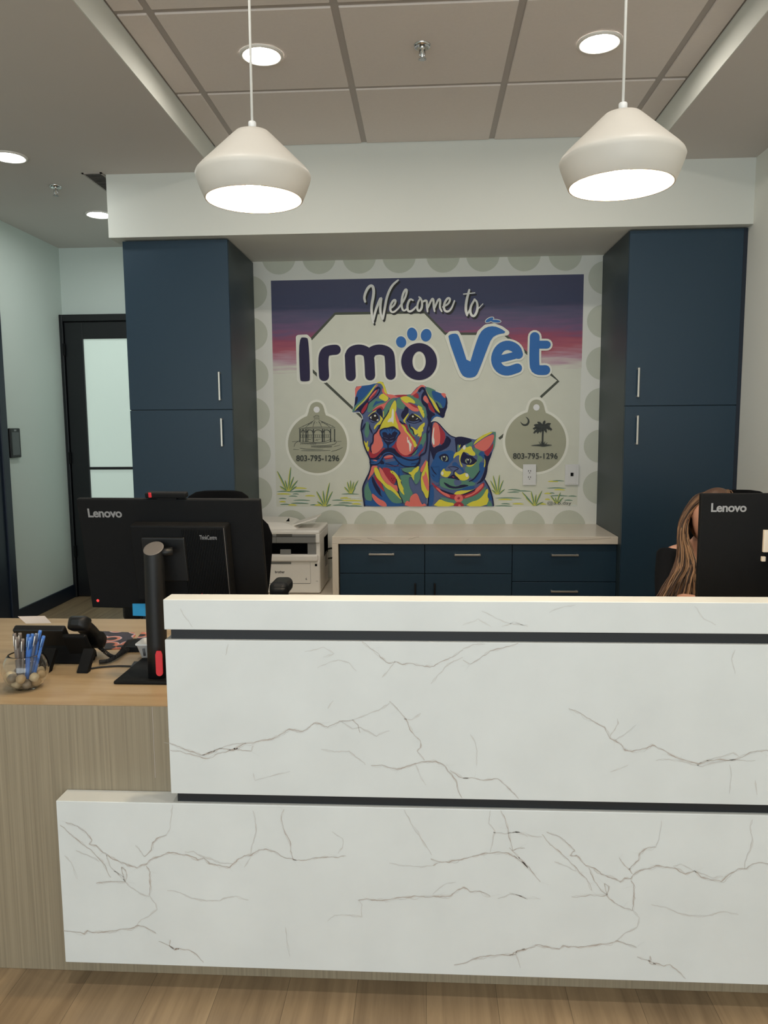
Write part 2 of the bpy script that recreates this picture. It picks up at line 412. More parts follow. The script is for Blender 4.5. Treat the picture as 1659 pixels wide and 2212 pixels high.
# border dots
p = Paint(.0003); p.clip = (-1.1785, 1.1805, .7645, 2.572)
for x, y in [(602, 557), (689, 556), (776, 555), (862, 554), (957, 553), (1043, 551), (1132, 550), (1221, 549), (629, 1138), (715, 1138), (800, 1139), (886, 1139), (971, 1139), (1057, 1138), (1142, 1138), (1229, 1138),
             (541, 632), (542, 722), (544, 810), (547, 895), (549, 980), (552, 1066), (1307, 600), (1304, 694), (1302, 785), (1299, 874), (1297, 964), (1295, 1053)]:
    p.ell('dot', x, y, 36, 36)
paint_part('dot_border', p, mural)
# picture ground: white below, sunset above
TLm, TRm, BLm, BRm = (585.1, 606.3), (1261.3, 592.4), (597.3, 1094.3), (1246.9, 1093.1)
p = Paint(.0005); p.poly('bg', [TLm, TRm, BRm, BLm], 0); paint_part('picture_ground', p, mural)
p = Paint(.0007)
zt_, zb_ = atY(920, 599, YB).z, atY(920, 803, YB).z
sky = bpy.data.materials.new('paint_sunset'); sky.use_nodes = True
nt = sky.node_tree; b = nt.nodes['Principled BSDF']; b.inputs['Roughness'].default_value = .8
tc = nod(sky, 'ShaderNodeTexCoord'); sx = nod(sky, 'ShaderNodeSeparateXYZ'); nt.links.new(tc.outputs['Object'], sx.inputs[0])
mp = nod(sky, 'ShaderNodeMapping'); mp.inputs['Scale'].default_value = (2.2, 1, 22); nt.links.new(tc.outputs['Object'], mp.inputs[0])
nz = nod(sky, 'ShaderNodeTexNoise'); nz.inputs['Scale'].default_value = 1.6; nz.inputs['Detail'].default_value = 5; nt.links.new(mp.outputs[0], nz.inputs['Vector'])
mr = nod(sky, 'ShaderNodeMapRange'); nt.links.new(sx.outputs[2], mr.inputs[0])
zbase = atY(922, 1094, YB).z
mr.inputs[1].default_value = zt_-zbase; mr.inputs[2].default_value = zb_-zbase
ad = nod(sky, 'ShaderNodeMath', operation='MULTIPLY_ADD'); nt.links.new(nz.outputs[0], ad.inputs[0]); ad.inputs[1].default_value = .34
sb = nod(sky, 'ShaderNodeMath', operation='SUBTRACT'); nt.links.new(mr.outputs[0], sb.inputs[0]); sb.inputs[1].default_value = .17; nt.links.new(sb.outputs[0], ad.inputs[2])
q = lambda r, g, bb: P(r, g, bb, K)
rp = ramp(sky, [(0, q(66, 68, 90)), (.27, q(64, 68, 92)), (.42, q(80, 74, 98)), (.54, q(98, 76, 104)), (.64, q(128, 68, 88)), (.76, q(146, 80, 92)), (.87, q(158, 130, 142)), (1, q(180, 181, 169))], ad.outputs[0])
nt.links.new(rp.outputs[0], b.inputs['Base Color'])
p.flat([atY(x, y, YB-.0007) for x, y in (TLm, TRm, (1256.4, 796), (590, 808))]); p.mi = 0
so = obj('sunset_sky', p, sky, mural)
# outline of the state
p = Paint(.0010)
st = [(672, 733), (724, 677.5), (917, 674.5), (962, 721), (1088, 721), (1206, 823), (1078, 950), (985, 1000), (900, 1000), (672, 800)]
p.poly('bg', st, 0)
for seg in ([(672, 733), (724, 677.5), (917, 674.5), (962, 721), (1088, 721), (1142, 766)], [(1188, 807), (1206, 823), (1168, 858)], [(1078, 948), (1094, 935)], [(672, 798), (800, 918)]): p.stroke('outline', seg, 5.5, 0, cap=False)
paint_part('state_outline', p, mural)
# clinic name
p = Paint(.0016)
Kf, Lf = (540, 540, 3.95), (900, 540, 3.95)
rm = [[(632, 1075), (624, 930), (640, 868), (690, 853), (732, 851)], [(860, 1075), (852, 900)], [(852, 905), (868, 862), (935, 845), (1000, 868), (1018, 915), (1025, 1070)], [(1018, 905), (1040, 862), (1110, 845), (1180, 868), (1195, 920), (1200, 1065)]]
ev = [(690, 935), (780, 915), (868, 890), (850, 838), (775, 806), (705, 838), (668, 925), (695, 1005), (765, 1040), (860, 1008)]
Vp = [(264, 742), (290, 716), (345, 712), (366, 748), (445, 998), (500, 810), (540, 705), (592, 658), (660, 648), (722, 672), (768, 706), (690, 720), (640, 752), (600, 850), (540, 1010), (510, 1075), (470, 1091), (420, 1089), (385, 1066), (355, 1000)]
for hal in (1, 0):
    g = 34 if hal else 0
    c1, c2 = ('white', 'white') if hal else ('navy2', 'blue2')
    p.frame(*Kf)
    Ip = [(415, 748), (480, 745), (500, 765), (515, 1105), (500, 1120), (440, 1122), (425, 1105)]
    if hal:
        for i in range(len(Ip)): p.stroke(c1, [Ip[i], Ip[(i+1) % len(Ip)]], 48, 0)
    p.poly(c1, Ip, 2)
    for s_ in rm: p.stroke(c1, s_, 86+g, 2)
    if hal: p.ell('white', 1443, 952, 175, 180)
    else: p.ring(c1, 1443, 952, 153, 158, 57, 87)
    if hal: p.ell('bg', 1443, 952, 57-20, 87-20)
    for (x, y, a, bq, r) in ((1290, 785, 43, 49, -15), (1384, 718, 43, 56, -10), (1503, 727, 45, 54, 12)): p.ell(c2, x, y, a+g*.3, bq+g*.3, r)
    p.frame(*Lf)
    if hal:
        for i in range(len(Vp)): p.stroke(c2, [Vp[i], Vp[(i+1) % len(Vp)]], 46, 0)
    p.poly(c2, Vp, 1)
    p.stroke(c2, ev[:3], 62+g, 1); p.stroke(c2, ev[2:], 80+g, 2)
    p.stroke(c2, [(1008, 742), (1004, 860), (1004, 960), (1010, 1008), (1034, 1024), (1070, 1026), (1098, 1024)], 84+g, 1); p.stroke(c2, [(1008, 808), (1110, 808)], 68+g)
    for a in ((622, 596, 38, 16, -28), (676, 607, 42, 13, 4)): p.ell('white' if hal else 'blue2', a[0], a[1], a[2]+(5 if hal else -1), a[3]+(5 if hal else -1), a[4])
paint_part('name_lettering', p, mural)
# script lettering
p = Paint(.0034).frame(760, 580, 4.879)
scr = [([(140, 350), (128, 300), (160, 215), (200, 175), (228, 195), (232, 270), (205, 400), (212, 510), (225, 572)], 30), ([(228, 540), (250, 440), (290, 340), (312, 300), (300, 380), (300, 470), (325, 535)], 28), ([(328, 530), (345, 430), (370, 290), (420, 180), (488, 122)], 26),
       ([(402, 425), (450, 385), (465, 335), (440, 330), (405, 390), (405, 450), (440, 466), (495, 415)], 24), ([(490, 420), (555, 330), (584, 235), (566, 212), (530, 290), (522, 400), (545, 455), (592, 415)], 24), ([(645, 335), (612, 318), (582, 390), (590, 452), (630, 452), (685, 395)], 24),
       ([(722, 308), (692, 370), (688, 435), (716, 452), (742, 405), (738, 330), (708, 300)], 24), ([(745, 352), (790, 328), (792, 400), (798, 455)], 24), ([(798, 420), (846, 312), (862, 330), (862, 400), (872, 452)], 24), ([(870, 420), (915, 315), (935, 335), (925, 410), (948, 452)], 24),
       ([(960, 405), (1020, 372), (1040, 320), (1010, 306), (970, 375), (972, 440), (1010, 460), (1050, 425), (1082, 340)], 24), ([(1238, 225), (1205, 350), (1200, 440), (1214, 495)], 28), ([(1178, 270), (1296, 256)], 18), ([(1212, 495), (1235, 450), (1262, 395)], 18),
       ([(1296, 325), (1250, 400), (1248, 480), (1288, 512), (1326, 440), (1322, 350), (1290, 325)], 26), ([(1318, 440), (1382, 372)], 16)]
for pts, w in scr: p.stroke('shadow', [(x+15, y+20) for x, y in pts], w, 2, .8, .7, bump=False)
p.off += p.STEP*3
for pts, w in scr: p.stroke('script', pts, w, 2, .75, .65, bump=False)
paint_part('welcome_lettering', p, mural)
# pet tags
def pettag(fr, c, r, tab, hole, side):
    p = Paint(.0018).frame(*fr)
    for col, g in (('white', 34), ('tag', 0)):
        p.ell(col, c[0], c[1], r+g, r+g, n=64)
        tw = 104+g
        p.poly(col, [(tab[0]-tw*1.55, tab[1]+r*.42), (tab[0]-tw*1.05, tab[1]+r*.1), (tab[0]-tw, tab[1]), (tab[0]-tw*.72, tab[1]-tw*.72), (tab[0], tab[1]-tw*1.02), (tab[0]+tw*.72, tab[1]-tw*.72), (tab[0]+tw, tab[1]), (tab[0]+tw*1.05, tab[1]+r*.1), (tab[0]+tw*1.55, tab[1]+r*.42)], 2)
    p.ell('hole', hole[0], hole[1], 42, 42)
    return p
DIG = '803-795-1296'
p = pettag((540, 800, 6.32), (922, 1000), 403, (910, 530), (910, 536), 0)
ink = lambda pts, w=7, **k: p.stroke('ink', pts, w, 1 if len(pts) > 2 else 0, **{'cap': False, **k})
p.off += p.STEP*2
for a in ([(865, 637), (910, 607), (957, 635), (865, 637)], [(878, 640), (880, 682)], [(944, 640), (944, 682)], [(885, 655), (940, 655)], [(885, 668), (940, 668)], [(880, 682), (850, 700), (765, 745), (665, 792)], [(944, 682), (1000, 705), (1080, 740), (1162, 782)], [(665, 794), (780, 780), (900, 775), (1040, 775), (1162, 784)], [(672, 806), (800, 792), (1000, 790), (1155, 797)],
          [(890, 690), (870, 730), (858, 780)], [(935, 690), (960, 730), (980, 778)], [(860, 700), (800, 740), (755, 785)], [(970, 700), (1040, 735), (1090, 775)], [(690, 882), (1090, 878)], [(690, 915), (1090, 915)], [(685, 985), (800, 1000), (1000, 1000), (1150, 960)], [(700, 965), (860, 985), (1000, 980), (1130, 935)],
          [(600, 1045), (618, 990), (680, 960)], [(680, 1062), (800, 1080), (1000, 1076)], [(840, 1042), (980, 1052), (1120, 1040)], [(700, 1096), (900, 1098), (1100, 1092)], [(1110, 1108), (1200, 1085), (1270, 1050)], [(1150, 950), (1190, 975), (1150, 1015), (1000, 1030), (830, 1022)], [(575, 975), (680, 965)], [(1190, 970), (1250, 968)], [(590, 1080), (670, 1085)], [(1150, 1040), (1230, 1020)], [(790, 950), (850, 930)], [(890, 960), (960, 935)], [(800, 935), (840, 955)], [(900, 940), (930, 965)]): ink(a, 6, t0=.6, t1=.5)
for i in range(14): ink([(690+i*29, 882), (690+i*29, 915)], 5)
for i in range(10): ink([(705+i*22, 985), (690+i*22, 1012)], 5)
for i in range(26): ink([(840+i*11, 1034), (834+i*11, 1050)], 4)
for i in range(12):
    t = i/11; ink([(720+t*400, 760-abs(sin(t*pi))*45), (735+t*400, 757-abs(sin(t*pi))*47)], 4)
for x, w in ((683, 14), (765, 15), (866, 15), (990, 16), (1100, 14), (1155, 12), (725, 8), (790, 8), (1015, 8)): ink([(x, 800), (x, 978)], w, cap=False)
for x0, x1 in ((775, 858), (880, 980), (1000, 1090), (700, 750)): ink([(x0, 850), (x0+8, 822), ((x0+x1)/2, 808), (x1-8, 822), (x1, 850)], 9)
p.mi = IDX['ink']; put_text(p, DIG, p.pt, 632, 1218, 1240, 1158, .012)
paint_part('pet_tag', p, mural)
p = pettag((1050, 840, 6.144), (658, 700), 405, (670, 240), (668, 246), 1)
p.off += p.STEP*2
p.poly('ink', [(453, 430), (465, 465), (490, 490), (520, 496), (555, 485), (578, 450), (575, 410), (550, 380), (518, 368), (545, 395), (555, 425), (545, 455), (520, 470), (490, 465), (465, 445)], 1)
p.stroke('ink', [(757, 540), (750, 640), (750, 745)], 24, cap=False)
for a in ((638, 482), (625, 530), (632, 585), (680, 585), (686, 442), (780, 425), (855, 462), (872, 540), (800, 572), (722, 572), (660, 505), (840, 505)):
    m_ = ((755+a[0])/2, (510+a[1])/2-14); p.stroke('ink', [(755, 512), m_, a], 34, 2, .7, .35)
    for t in (.55, .8):
        q_ = (755+(a[0]-755)*t, 505+(a[1]-505)*t); p.stroke('ink', [q_, (q_[0]+(a[0]-755)*.12, q_[1]+26)], 13, 0, 1, .3)
p.poly('ink', [(578, 754), (640, 742), (720, 736), (800, 736), (895, 745), (820, 756), (760, 768), (690, 756)], 1)
for x, y in ((700, 700), (725, 690), (785, 695), (815, 712), (770, 705), (710, 715)): p.stroke('ink', [(755+(x-755)*.4, 745), (x, y)], 12, 0, 1, .3)
p.mi = IDX['ink']; put_text(p, DIG, p.pt, 358, 950, 930, 852, .012)
paint_part('pet_tag', p, mural)
# grasses and water lines
def tuft(p, base, blades, w):
    for i, (x, y) in enumerate(blades):
        b_ = (base[0]+(i-len(blades)/2)*w*.35, base[1]); m_ = ((b_[0]*.55+x*.45), (b_[1]*.5+y*.5))
        p.stroke('gyellow', [(b_[0]-w*.3, b_[1]), (m_[0]-w*.4, m_[1]), (x-w*.2, y+4)], w*1.1, 2, .5, .15, False)
        p.stroke('ggreen', [b_, m_, (x, y)], w*.8, 2, .5, .1, False)
def lines(p, data, w):
    for i, (x0, x1, y) in enumerate(data): p.stroke('gyellow' if i % 3 == 1 else ('pale' if i % 7 == 4 else 'ggreen'), [(x0, y), ((x0+x1)/2, y-w*.4), (x1, y+w*.2)], w*(1.5 if i % 3 == 1 else 1), 1, .2, .2, False)
p = Paint(.0012).frame(540, 800, 6.32)
lines(p, [(370, 560, 1655), (560, 780, 1610), (520, 760, 1660), (600, 820, 1650), (365, 560, 1690), (580, 670, 1690), (530, 650, 1720), (750, 890, 1715), (395, 500, 1752), (590, 820, 1775), (400, 490, 1795), (640, 810, 1805), (410, 560, 1832), (520, 640, 1840), (820, 930, 1838), (1120, 1300, 1775), (1230, 1380, 1745), (1250, 1490, 1690), (1330, 1520, 1740), (1250, 1540, 1780), (1210, 1400, 1812), (1130, 1350, 1842), (1390, 1520, 1825), (1300, 1540, 1855), (560, 800, 1815), (880, 1000, 1842)], 13)
paint_part('water_lines', p, mural)
p = Paint(.0040).frame(*(540, 800, 6.32))
tuft(p, (530, 1650), [(375, 1375), (410, 1580), (480, 1500), (560, 1320), (600, 1450), (655, 1500), (640, 1580)], 20)
paint_part('grass_tuft', p, mural)
p = Paint(.0040).frame(*(540, 800, 6.32))
tuft(p, (1030, 1855), [(920, 1790), (910, 1650), (1000, 1640), (1090, 1530), (1130, 1650), (1110, 1830)], 20)
paint_part('grass_tuft', p, mural)
p = Paint(.0040).frame(*(540, 800, 6.32))
tuft(p, (1385, 1680), [(1290, 1590), (1330, 1520), (1375, 1500), (1420, 1520), (1480, 1500), (1440, 1600)], 18)
paint_part('grass_tuft', p, mural)
p = Paint(.0012).frame(1050, 840, 6.144)
lines(p, [(290, 450, 1340), (820, 960, 1230), (880, 1040, 1222), (810, 1060, 1318), (900, 1050, 1340), (280, 440, 1375), (350, 600, 1358), (770, 870, 1390), (840, 910, 1385), (120, 470, 1450), (160, 350, 1470), (270, 510, 1495), (200, 320, 1528), (350, 500, 1528), (110, 350, 1555), (1090, 1205, 1425), (780, 850, 1468), (1040, 1150, 1480), (1120, 1205, 1548), (700, 800, 1530), (850, 1090, 1420)], 12)
paint_part('water_lines', p, mural)
p = Paint(.0040).frame(*(1050, 840, 6.144))
tuft(p, (160, 1400), [(80, 1340), (60, 1215), (95, 1150), (180, 1140), (230, 1210), (250, 1330)], 17)
paint_part('grass_tuft', p, mural)
p = Paint(.0040).frame(*(1050, 840, 6.144))
tuft(p, (650, 1550), [(480, 1370), (530, 1440), (600, 1360), (665, 1400), (745, 1350), (760, 1500)], 18)
paint_part('grass_tuft', p, mural)
p = Paint(.0040).frame(*(1050, 840, 6.144))
tuft(p, (945, 1520), [(860, 1420), (920, 1440), (990, 1370), (1030, 1440), (1000, 1480)], 15)
paint_part('grass_tuft', p, mural)
p = Paint(.0060).frame(*(1050, 840, 6.144)); p.mi = IDX['ink']; p.off += p.STEP; put_text(p, '@a.b.day', p.pt, 812, 1130, 1550, 1490, -.008)
paint_part('signature', p, mural)
# ---------------------------------------------------------------- dog portrait
A, B, Cc, D, E_, Dg = (750, 810, 13.825), (860, 810, 13.825), (770, 910, 13.825), (840, 910, 13.825), (770, 990, 9.759), (750, 800, 7.213)
p = Paint(.0024).frame(*Dg)
sil = [(85, 655), (105, 560), (125, 470), (122, 290), (140, 250), (235, 240), (360, 225), (455, 200), (510, 172), (560, 182), (595, 260), (628, 370), (730, 385), (940, 378), (990, 372), (1080, 270), (1150, 225), (1205, 240), (1300, 300), (1440, 350), (1525, 370), (1560, 440), (1560, 580), (1520, 690), (1490, 745), (1440, 730), (1390, 715), (1340, 745), (1300, 800), (1305, 900), (1300, 1100), (1295, 1240), (1270, 1330), (1262, 1500), (1280, 1640), (1285, 1800), (1275, 2000), (1260, 2120), (265, 2120), (235, 1960), (232, 1830), (260, 1740), (330, 1620), (360, 1520), (360, 1460), (342, 1440), (350, 1400), (290, 1250), (245, 1100), (240, 1040), (205, 930), (215, 850), (245, 770), (240, 720), (200, 650), (110, 655)]
p.stroke('white', sil+[sil[0]], 18, 1); p.poly('slate', sil, 0)
p.frame(*A)
for c, a in (('blue', [(240, 660), (235, 420), (290, 340), (460, 325), (640, 305), (880, 235), (780, 400), (600, 640), (420, 780), (210, 940)]), ('coral', [(235, 660), (235, 420), (290, 340), (450, 325), (400, 390), (310, 470), (280, 560), (250, 660)]), ('navy', [(245, 660), (320, 640), (310, 780), (270, 870), (205, 950), (225, 850)]),
             ('green', [(870, 240), (840, 320), (660, 610), (420, 840), (170, 1120), (145, 1100), (190, 970), (330, 830), (500, 690), (720, 420)]), ('yellow', [(905, 250), (860, 310), (700, 560), (520, 780), (290, 990), (215, 1100), (270, 960), (470, 790), (640, 570), (800, 340)]),
             ('yellow', [(870, 240), (960, 190), (1050, 200), (1110, 290), (1150, 410), (1200, 575), (1170, 580), (1110, 530), (1090, 420), (1050, 310), (990, 250), (920, 250)]), ('slate', [(930, 255), (1000, 265), (1055, 340), (1050, 440), (1020, 540), (930, 650), (870, 700), (960, 560), (1000, 440), (980, 360), (900, 340), (850, 370)]),
             ('navy', [(870, 370), (930, 345), (985, 370), (1000, 420), (980, 520), (900, 640), (780, 740), (640, 850), (620, 960), (560, 1080), (480, 1190), (400, 1160), (360, 1070), (290, 1060), (195, 1112), (290, 1010), (420, 900), (560, 770), (680, 620), (800, 450)]),
             ('coral', [(925, 262), (880, 310), (815, 385), (865, 362), (905, 320)]), ('coral', [(1050, 370), (1090, 430), (1110, 520), (1180, 580), (1250, 575), (1420, 600), (1550, 665), (1480, 680), (1380, 680), (1300, 715), (1180, 610), (1040, 540)]),
             ('slate', [(930, 395), (972, 430), (900, 570), (740, 735), (625, 830), (630, 780), (780, 680), (880, 540)]), ('red', [(905, 425), (925, 440), (850, 570), (750, 690), (625, 785), (640, 740), (740, 610), (830, 480)]), ('coral', [(890, 425), (850, 520), (750, 620), (640, 740), (660, 680), (800, 500)]), ('red', [(605, 815), (625, 845), (590, 960), (540, 1060), (450, 1170), (410, 1100), (450, 1010), (530, 900)]),
             ('yellow', [(1040, 545), (1140, 590), (1255, 690), (1160, 805), (1070, 755), (915, 680)]), ('green', [(890, 690), (1070, 755), (1150, 815), (1150, 840), (1000, 890), (850, 970), (720, 1090), (620, 1130), (600, 1020), (640, 870), (760, 760)]), ('blue', [(860, 765), (920, 795), (1060, 765), (1130, 810), (950, 840), (850, 890), (750, 985), (790, 880)]),
             ('coral', [(1300, 700), (1200, 780), (1130, 840), (980, 890), (850, 960), (715, 1095), (880, 1000), (1000, 930), (1060, 1010), (1090, 1030), (1170, 850), (1290, 720), (1390, 680)]), ('red', [(720, 1090), (870, 990), (960, 950), (1030, 930), (1080, 1010), (1060, 1060), (1000, 1000), (920, 1000), (860, 1050)]),
             ('green', [(1370, 690), (1290, 750), (1170, 870), (1090, 1030), (1060, 1250), (1080, 1310), (1250, 1080), (1290, 900), (1400, 750), (1450, 690)])): p.poly(c, a)
p.frame(*Cc).poly('green', [(280, 0), (380, 30), (380, 250), (390, 330), (330, 500), (280, 480), (230, 350), (270, 150)]).poly('yellow', [(215, 550), (290, 670), (330, 580), (350, 600), (330, 760), (390, 770), (360, 930), (280, 830), (220, 690)])
p.frame(*Dg)
for c, a in (('green', [(770, 440), (830, 430), (900, 530), (900, 600), (830, 610), (765, 560)]), ('green', [(930, 378), (990, 380), (1120, 440), (1190, 560), (1225, 600), (1240, 760), (1200, 720), (1190, 640), (1140, 560), (1060, 520), (970, 430)]), ('red', [(725, 384), (940, 376), (930, 398), (820, 425), (770, 410)]),
             ('yellow', [(812, 432), (870, 405), (950, 402), (1050, 470), (1065, 527), (960, 492), (930, 522)]), ('coral', [(818, 440), (930, 522), (945, 500), (1100, 590), (1130, 640), (1030, 642), (960, 592), (900, 540)]), ('red', [(940, 493), (1060, 540), (1115, 592), (1040, 578)]),
             ('yellow', [(755, 460), (770, 560), (762, 640), (745, 700), (760, 780), (800, 880), (818, 945), (770, 900), (700, 880), (560, 900), (495, 935), (505, 880), (560, 760), (640, 680), (680, 560), (725, 480)]), ('coral', [(748, 610), (745, 700), (765, 790), (800, 880), (830, 960), (860, 900), (830, 830), (790, 740)]), ('cream', [(712, 585), (728, 640), (722, 845), (702, 800), (660, 805), (622, 808), (655, 752), (690, 740), (695, 640)])): p.poly(c, a)
p.frame(*B)
for c, a in (('red', [(585, 505), (635, 735), (405, 620)]), ('coral', [(365, 595), (620, 335), (720, 285), (815, 340), (800, 375), (700, 350), (600, 440), (570, 520), (410, 625)]), ('green', [(805, 340), (1010, 400), (1160, 485), (1000, 480), (1010, 600), (1100, 760), (1250, 830), (1335, 975), (1260, 995), (1170, 840), (1090, 780), (900, 580)]),
             ('blue', [(1000, 478), (1060, 465), (1260, 545), (1410, 700), (1445, 740), (1420, 910), (1370, 1010), (1330, 975), (1280, 850), (1180, 780), (1090, 760), (1030, 640)]), ('green', [(1190, 830), (1260, 830), (1320, 970), (1260, 985)]), ('coral', [(1255, 545), (1400, 540), (1435, 610), (1405, 715)]),
             ('navy', [(1430, 740), (1405, 600), (1470, 720), (1482, 880), (1405, 1130), (1390, 1240), (1340, 1290), (1260, 1230), (1240, 1140), (1180, 960), (1120, 820), (1160, 815), (1240, 985), (1360, 1000), (1415, 900)]), ('yellow', [(795, 365), (920, 620), (1010, 700), (1110, 830), (1275, 1165), (1160, 1070), (1080, 960), (1010, 810), (925, 680)]),
             ('navy', [(700, 345), (790, 368), (860, 560), (930, 700), (1040, 920), (1130, 1060), (1270, 1170), (1390, 1250), (1320, 1290), (1150, 1150), (1050, 1060), (960, 880), (880, 700), (820, 580), (770, 620), (740, 690), (740, 760), (870, 850), (900, 920), (910, 1000), (940, 1060), (1140, 1190), (1040, 1230), (1010, 1280), (980, 1345), (930, 1365), (880, 1240), (850, 1100), (830, 960), (740, 900), (690, 780), (690, 640), (720, 520), (690, 470), (640, 530), (590, 490), (620, 420)]),
             ('slate', [(720, 425), (785, 470), (730, 530), (690, 620), (670, 745), (630, 735), (620, 560), (690, 470)]), ('coral', [(820, 585), (930, 790), (890, 865), (780, 775), (735, 690)]), ('red', [(930, 785), (1000, 900), (1112, 1112), (1070, 1135), (950, 1040), (895, 920), (885, 860)]), ('blue', [(1120, 1120), (1340, 1292), (1200, 1235), (1110, 1250), (1050, 1300), (990, 1390), (975, 1350), (1010, 1240), (1150, 1190)]),
             ('yellow', [(555, 888), (725, 965), (715, 1030), (775, 1078), (755, 1110), (795, 1180), (765, 1305), (720, 1230), (650, 1100)]),
             ('navy', [(255, 1335), (390, 1155), (440, 1145), (560, 1225), (745, 1392), (640, 1400), (500, 1460), (330, 1425), (245, 1370)])): p.poly(c, a)
p.ell('dark', 440, 1275, 132, 100).ell('white', 440, 1237, 28, 28).poly('white', [(582, 1280), (525, 1335), (590, 1312)], 0).poly('slate', [(280, 1345), (380, 1392), (520, 1392), (660, 1345), (600, 1405), (450, 1435), (320, 1392)])
for c, a in (('yellow', [(440, 1148), (560, 1188), (660, 1258), (725, 1365), (640, 1275), (540, 1215)]), ('yellow', [(300, 1145), (335, 1150), (240, 1300), (200, 1385), (262, 1475), (145, 1385), (160, 1330)]), ('navy', [(185, 970), (240, 942), (292, 970), (322, 1075), (270, 1175), (190, 1295), (145, 1322), (85, 1245), (90, 1165), (130, 1080), (180, 1050)])): p.poly(c, a)
p.frame(*D)
for c, a in (('green', [(560, 60), (600, 130), (640, 220), (740, 270), (760, 400), (800, 465), (720, 460), (620, 320)]), ('green', [(1080, 340), (1120, 360), (1120, 530), (1060, 640), (1010, 790), (990, 660), (930, 720), (900, 560), (1000, 430)]), ('blue', [(990, 650), (1010, 800), (900, 960), (760, 1010), (700, 1060), (880, 760)]), ('green', [(870, 810), (800, 980), (680, 1050), (740, 930)]),
             ('yellow', [(1085, 10), (1060, 160), (1015, 180), (1035, 290), (985, 310), (980, 430), (905, 500), (920, 430), (845, 465), (885, 345), (800, 420), (755, 370), (740, 250), (630, 165), (700, 170), (840, 275), (870, 210), (930, 130)]),
             ('red', [(440, 60), (540, 100), (570, 230), (680, 400), (760, 480), (830, 670), (800, 720), (750, 560), (660, 420), (540, 260), (500, 170), (400, 110)]), ('red', [(1120, 540), (1060, 830), (940, 960), (900, 1060), (880, 1000), (960, 870), (1050, 800)]), ('red', [(980, 430), (990, 500), (900, 690), (820, 790), (880, 640), (930, 500)]),
             ('red', [(220, 560), (60, 770), (160, 790), (220, 900), (320, 1010), (430, 1085), (620, 1075), (700, 1005), (870, 780), (850, 735), (680, 940), (560, 1015), (440, 1015), (300, 900), (225, 720)]),
             ('coral', [(240, -20), (330, 30), (440, 160), (480, 290), (620, 420), (720, 570), (765, 780), (685, 930), (560, 1015), (440, 1015), (300, 905), (218, 720), (238, 560), (290, 420), (350, 370), (350, 330), (300, 260), (280, 170)]),
             ('yellow', [(345, 75), (440, 115), (505, 190), (525, 280), (625, 390), (705, 500), (745, 555), (795, 600), (825, 695), (860, 705), (770, 808), (735, 680), (685, 560), (575, 400), (475, 310), (435, 200)]),
             ('cream', [(535, 458), (562, 468), (562, 590), (605, 538), (617, 620), (692, 690), (662, 772), (652, 900), (618, 908), (598, 640), (553, 652)])): p.poly(c, a)
p.stroke('navy', [(610, 105), (640, 215), (725, 270), (745, 380)], 34); p.stroke('navy', [(330, 0), (400, 60), (470, 75)], 40, 1)
p.stroke('navy', [(585, 1015), (700, 990), (860, 790)], 30, 1, .4, .6)
p.frame(*A)
p.poly('navy', [(635, 1272), (760, 1135), (860, 1125), (945, 1250), (955, 1385), (870, 1385), (790, 1435), (695, 1392)]).ell('dark', 822, 1270, 105, 112).ell('white', 830, 1216, 29, 29).poly('white', [(722, 1228), (676, 1270), (722, 1314)], 0).poly('white', [(932, 1308), (865, 1352), (932, 1372)], 0).poly('slate', [(660, 1312), (790, 1385), (870, 1395), (800, 1412), (705, 1390)])
for c, a in (('yellow', [(875, 1045), (740, 1118), (640, 1205), (612, 1265), (730, 1145), (862, 1085)]), ('navy', [(935, 1000), (1010, 985), (1052, 1100), (1050, 1270), (1080, 1312), (980, 1205), (880, 1112), (868, 1060)]), ('yellow', [(960, 1185), (1075, 1312), (1062, 1372), (1000, 1475), (915, 1490), (880, 1540), (808, 1645), (795, 1555), (890, 1440), (960, 1392), (1000, 1300)])): p.poly(c, a)
p.stroke('yellow', [(1080, 1090), (1085, 1255)], 24); p.stroke('navy', [(1240, 1055), (1200, 1165), (1080, 1325), (990, 1500), (935, 1659)], 28, 2, .6, 1)
p.frame(*Cc)
for c, a in (('red', [(380, 800), (440, 920), (520, 990), (640, 940), (780, 800), (870, 795), (760, 905), (650, 1025), (570, 1115), (425, 1115), (358, 940)]), ('coral', [(640, 228), (702, 240), (682, 300), (690, 400), (742, 500), (805, 690), (770, 795), (640, 932), (500, 985), (455, 940), (438, 735), (520, 650), (520, 380), (590, 350)]),
             ('blue', [(740, 535), (830, 620), (922, 710), (922, 795), (788, 795), (812, 690)]), ('blue', [(1185, 555), (1135, 690), (1010, 795), (965, 795), (965, 700), (1100, 620)]),
             ('blue', [(420, 1115), (560, 1125), (660, 1020), (850, 800), (1130, 800), (1220, 930), (1400, 1075), (1620, 1055), (1880, 1060), (1920, 1180), (1860, 1345), (1650, 1375), (1330, 1375), (1200, 1375), (1000, 1320), (700, 1335), (430, 1305), (378, 1240), (400, 1180)]), ('navy', [(850, 798), (1130, 798), (1220, 930), (1400, 1075), (1240, 1080), (1080, 950), (950, 912), (830, 945), (740, 1060), (650, 1160), (540, 1150), (660, 1030)])): p.poly(c, a)
p.stroke('navy', [(425, 1118), (560, 1125), (690, 1010), (850, 830), (1110, 825), (1210, 960), (1310, 1060), (1420, 1110), (1560, 1160), (1720, 1160), (1880, 1105)], 46); p.stroke('navy', [(430, 1295), (560, 1305), (690, 1260), (790, 1090), (830, 1010), (950, 962), (1070, 985), (1150, 1100), (1270, 1245), (1400, 1335), (1560, 1365), (1800, 1350), (1885, 1240)], 38)
